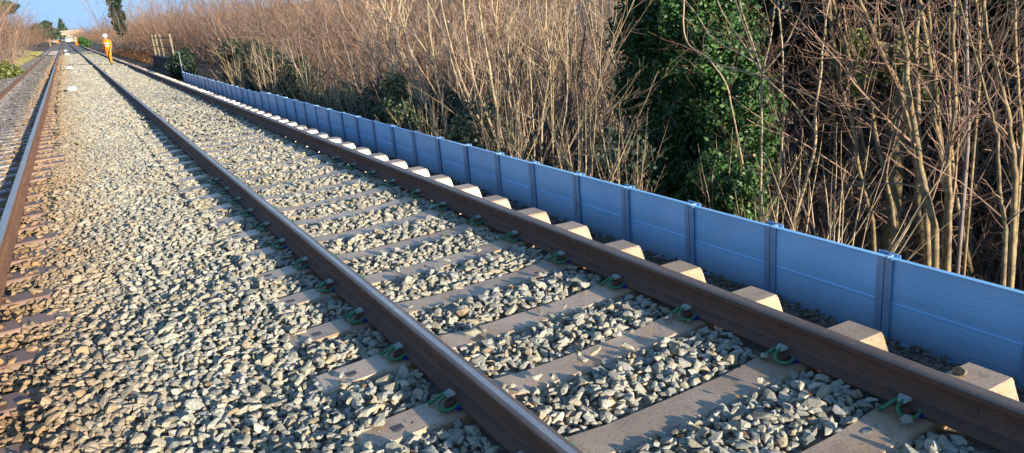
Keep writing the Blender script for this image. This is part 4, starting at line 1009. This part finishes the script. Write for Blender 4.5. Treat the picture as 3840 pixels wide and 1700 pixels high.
def rail_vehicle(loc, label, body, l=6.5, w=2.3, h=2.6):
    v = tag(empty('works_vehicle', loc), label, 'vehicle')
    mb = MB(); mb.loft([[(-w/2, 0, .75), (w/2, 0, .75), (w/2, 0, h*.55), (-w/2, 0, h*.55)], [(-w/2, l*.2, .7), (w/2, l*.2, .7), (w/2*.96, l*.2, h), (-w/2*.96, l*.2, h)], [(-w/2, l, .7), (w/2, l, .7), (w/2*.96, l, h), (-w/2*.96, l, h)]])
    link('body', mb.mesh('body', body, fix=True), v)
    mb = MB(); mb.add([(-w*.42, l*.035, h*.62), (w*.42, l*.035, h*.62), (w*.41, l*.165, h*.93), (-w*.41, l*.165, h*.93)], [(0, 1, 2, 3)]); link('windscreen', mb.mesh('windscreen', M['glass']), v)
    for x in (-w*.4, w*.4):
        for y in (l*.2, l*.8):
            mb = MB(); mb.tube([(x-.12, y, .48), (x+.12, y, .48)], .38, 14); link('wheel', mb.mesh('wheel', M['boot']), v)
        mb = MB(); mb.tube([(x*.85, -.03, .95), (x*.85, .02, .95)], .1, 10); link('headlight', mb.mesh('headlight', M['helmet']), v)
    mb = MB(); mb.box((-.5, l*.3, h+.005), (.5, l*.36, h+.14)); link('beacon_bar', mb.mesh('beacon_bar', M['yellow_paint']), v)
    return v
for (px, py, Yd, lab, m, l, w, h) in ((243, 166, 520, 'dark works vehicle standing on the line under the distant bridge', 'dark_paint', 7, 2.8, 3.0), (263, 167, 330, 'white works van parked right of the line before the bridge', 'white_paint', 5.6, 2.1, 2.4)):
    d = ray(px, py); p = CAM+d*(Yd/d[1]); g = float(bed_h(p[0], p[1])) if -6 < p[0] < 1.9 else float(gz(p[0], p[1]))
    rail_vehicle((p[0], p[1], g+.05), lab, M[m], l, w, h)

# ------------------------------------------------------------------ white sacks in the six-foot
def sack(loc, s, seed, label):
    r = np.random.default_rng(seed); mb = MB(); n = 16; rings = []
    ph = r.uniform(0, 6.28, 4)
    for i, t in enumerate(np.linspace(0, 1, 9)):
        rad = (math.sin(min(t*1.25+.28, 1)*math.pi*.5))*(1-max(0, t-.55)**1.6*2.2)
        ring = []
        for a in np.linspace(0, 2*math.pi, n, endpoint=False):
            q = max(rad, .05)*(1+.09*math.sin(3*a+ph[0]+t*3)+.07*math.sin(5*a+ph[1]-t*4))
            ring.append((s*q*math.cos(a)*1.1, s*q*math.sin(a)*.95, s*(t*1.15+.05*math.sin(4*a+ph[2]+t*5))))
        rings.append(ring)
    mb.loft(rings)
    root = tag(empty('plastic_sack', loc, r.uniform(0, 6)), label, 'sack')
    link('bag', mb.mesh('bag', M['bag'], True, fix=True), root)
    tn = MB(); tn.tube([(s*.1, 0, s*.9), (s*.28, 0, s*.97), (s*.42, .02, s*.88)], [s*.1, s*.06, s*.10], 8); link('tied_neck', tn.mesh('tied_neck', M['bag'], True), root)
for (px, py, s, lab) in ((275, 352, .16, 'nearest white plastic sack lying on the stone between the tracks'), (263, 267, .19, 'second white plastic sack along the stone between the tracks'), (253, 211, .24, 'third white plastic sack, farther along between the tracks'), (246, 196, .24, 'farthest tiny white sack between the tracks')):
    p = at_z(px, py, -.19); h = float(bed_h(p[0], p[1]))
    sack((p[0], p[1], h-.01), s, int(px), lab)
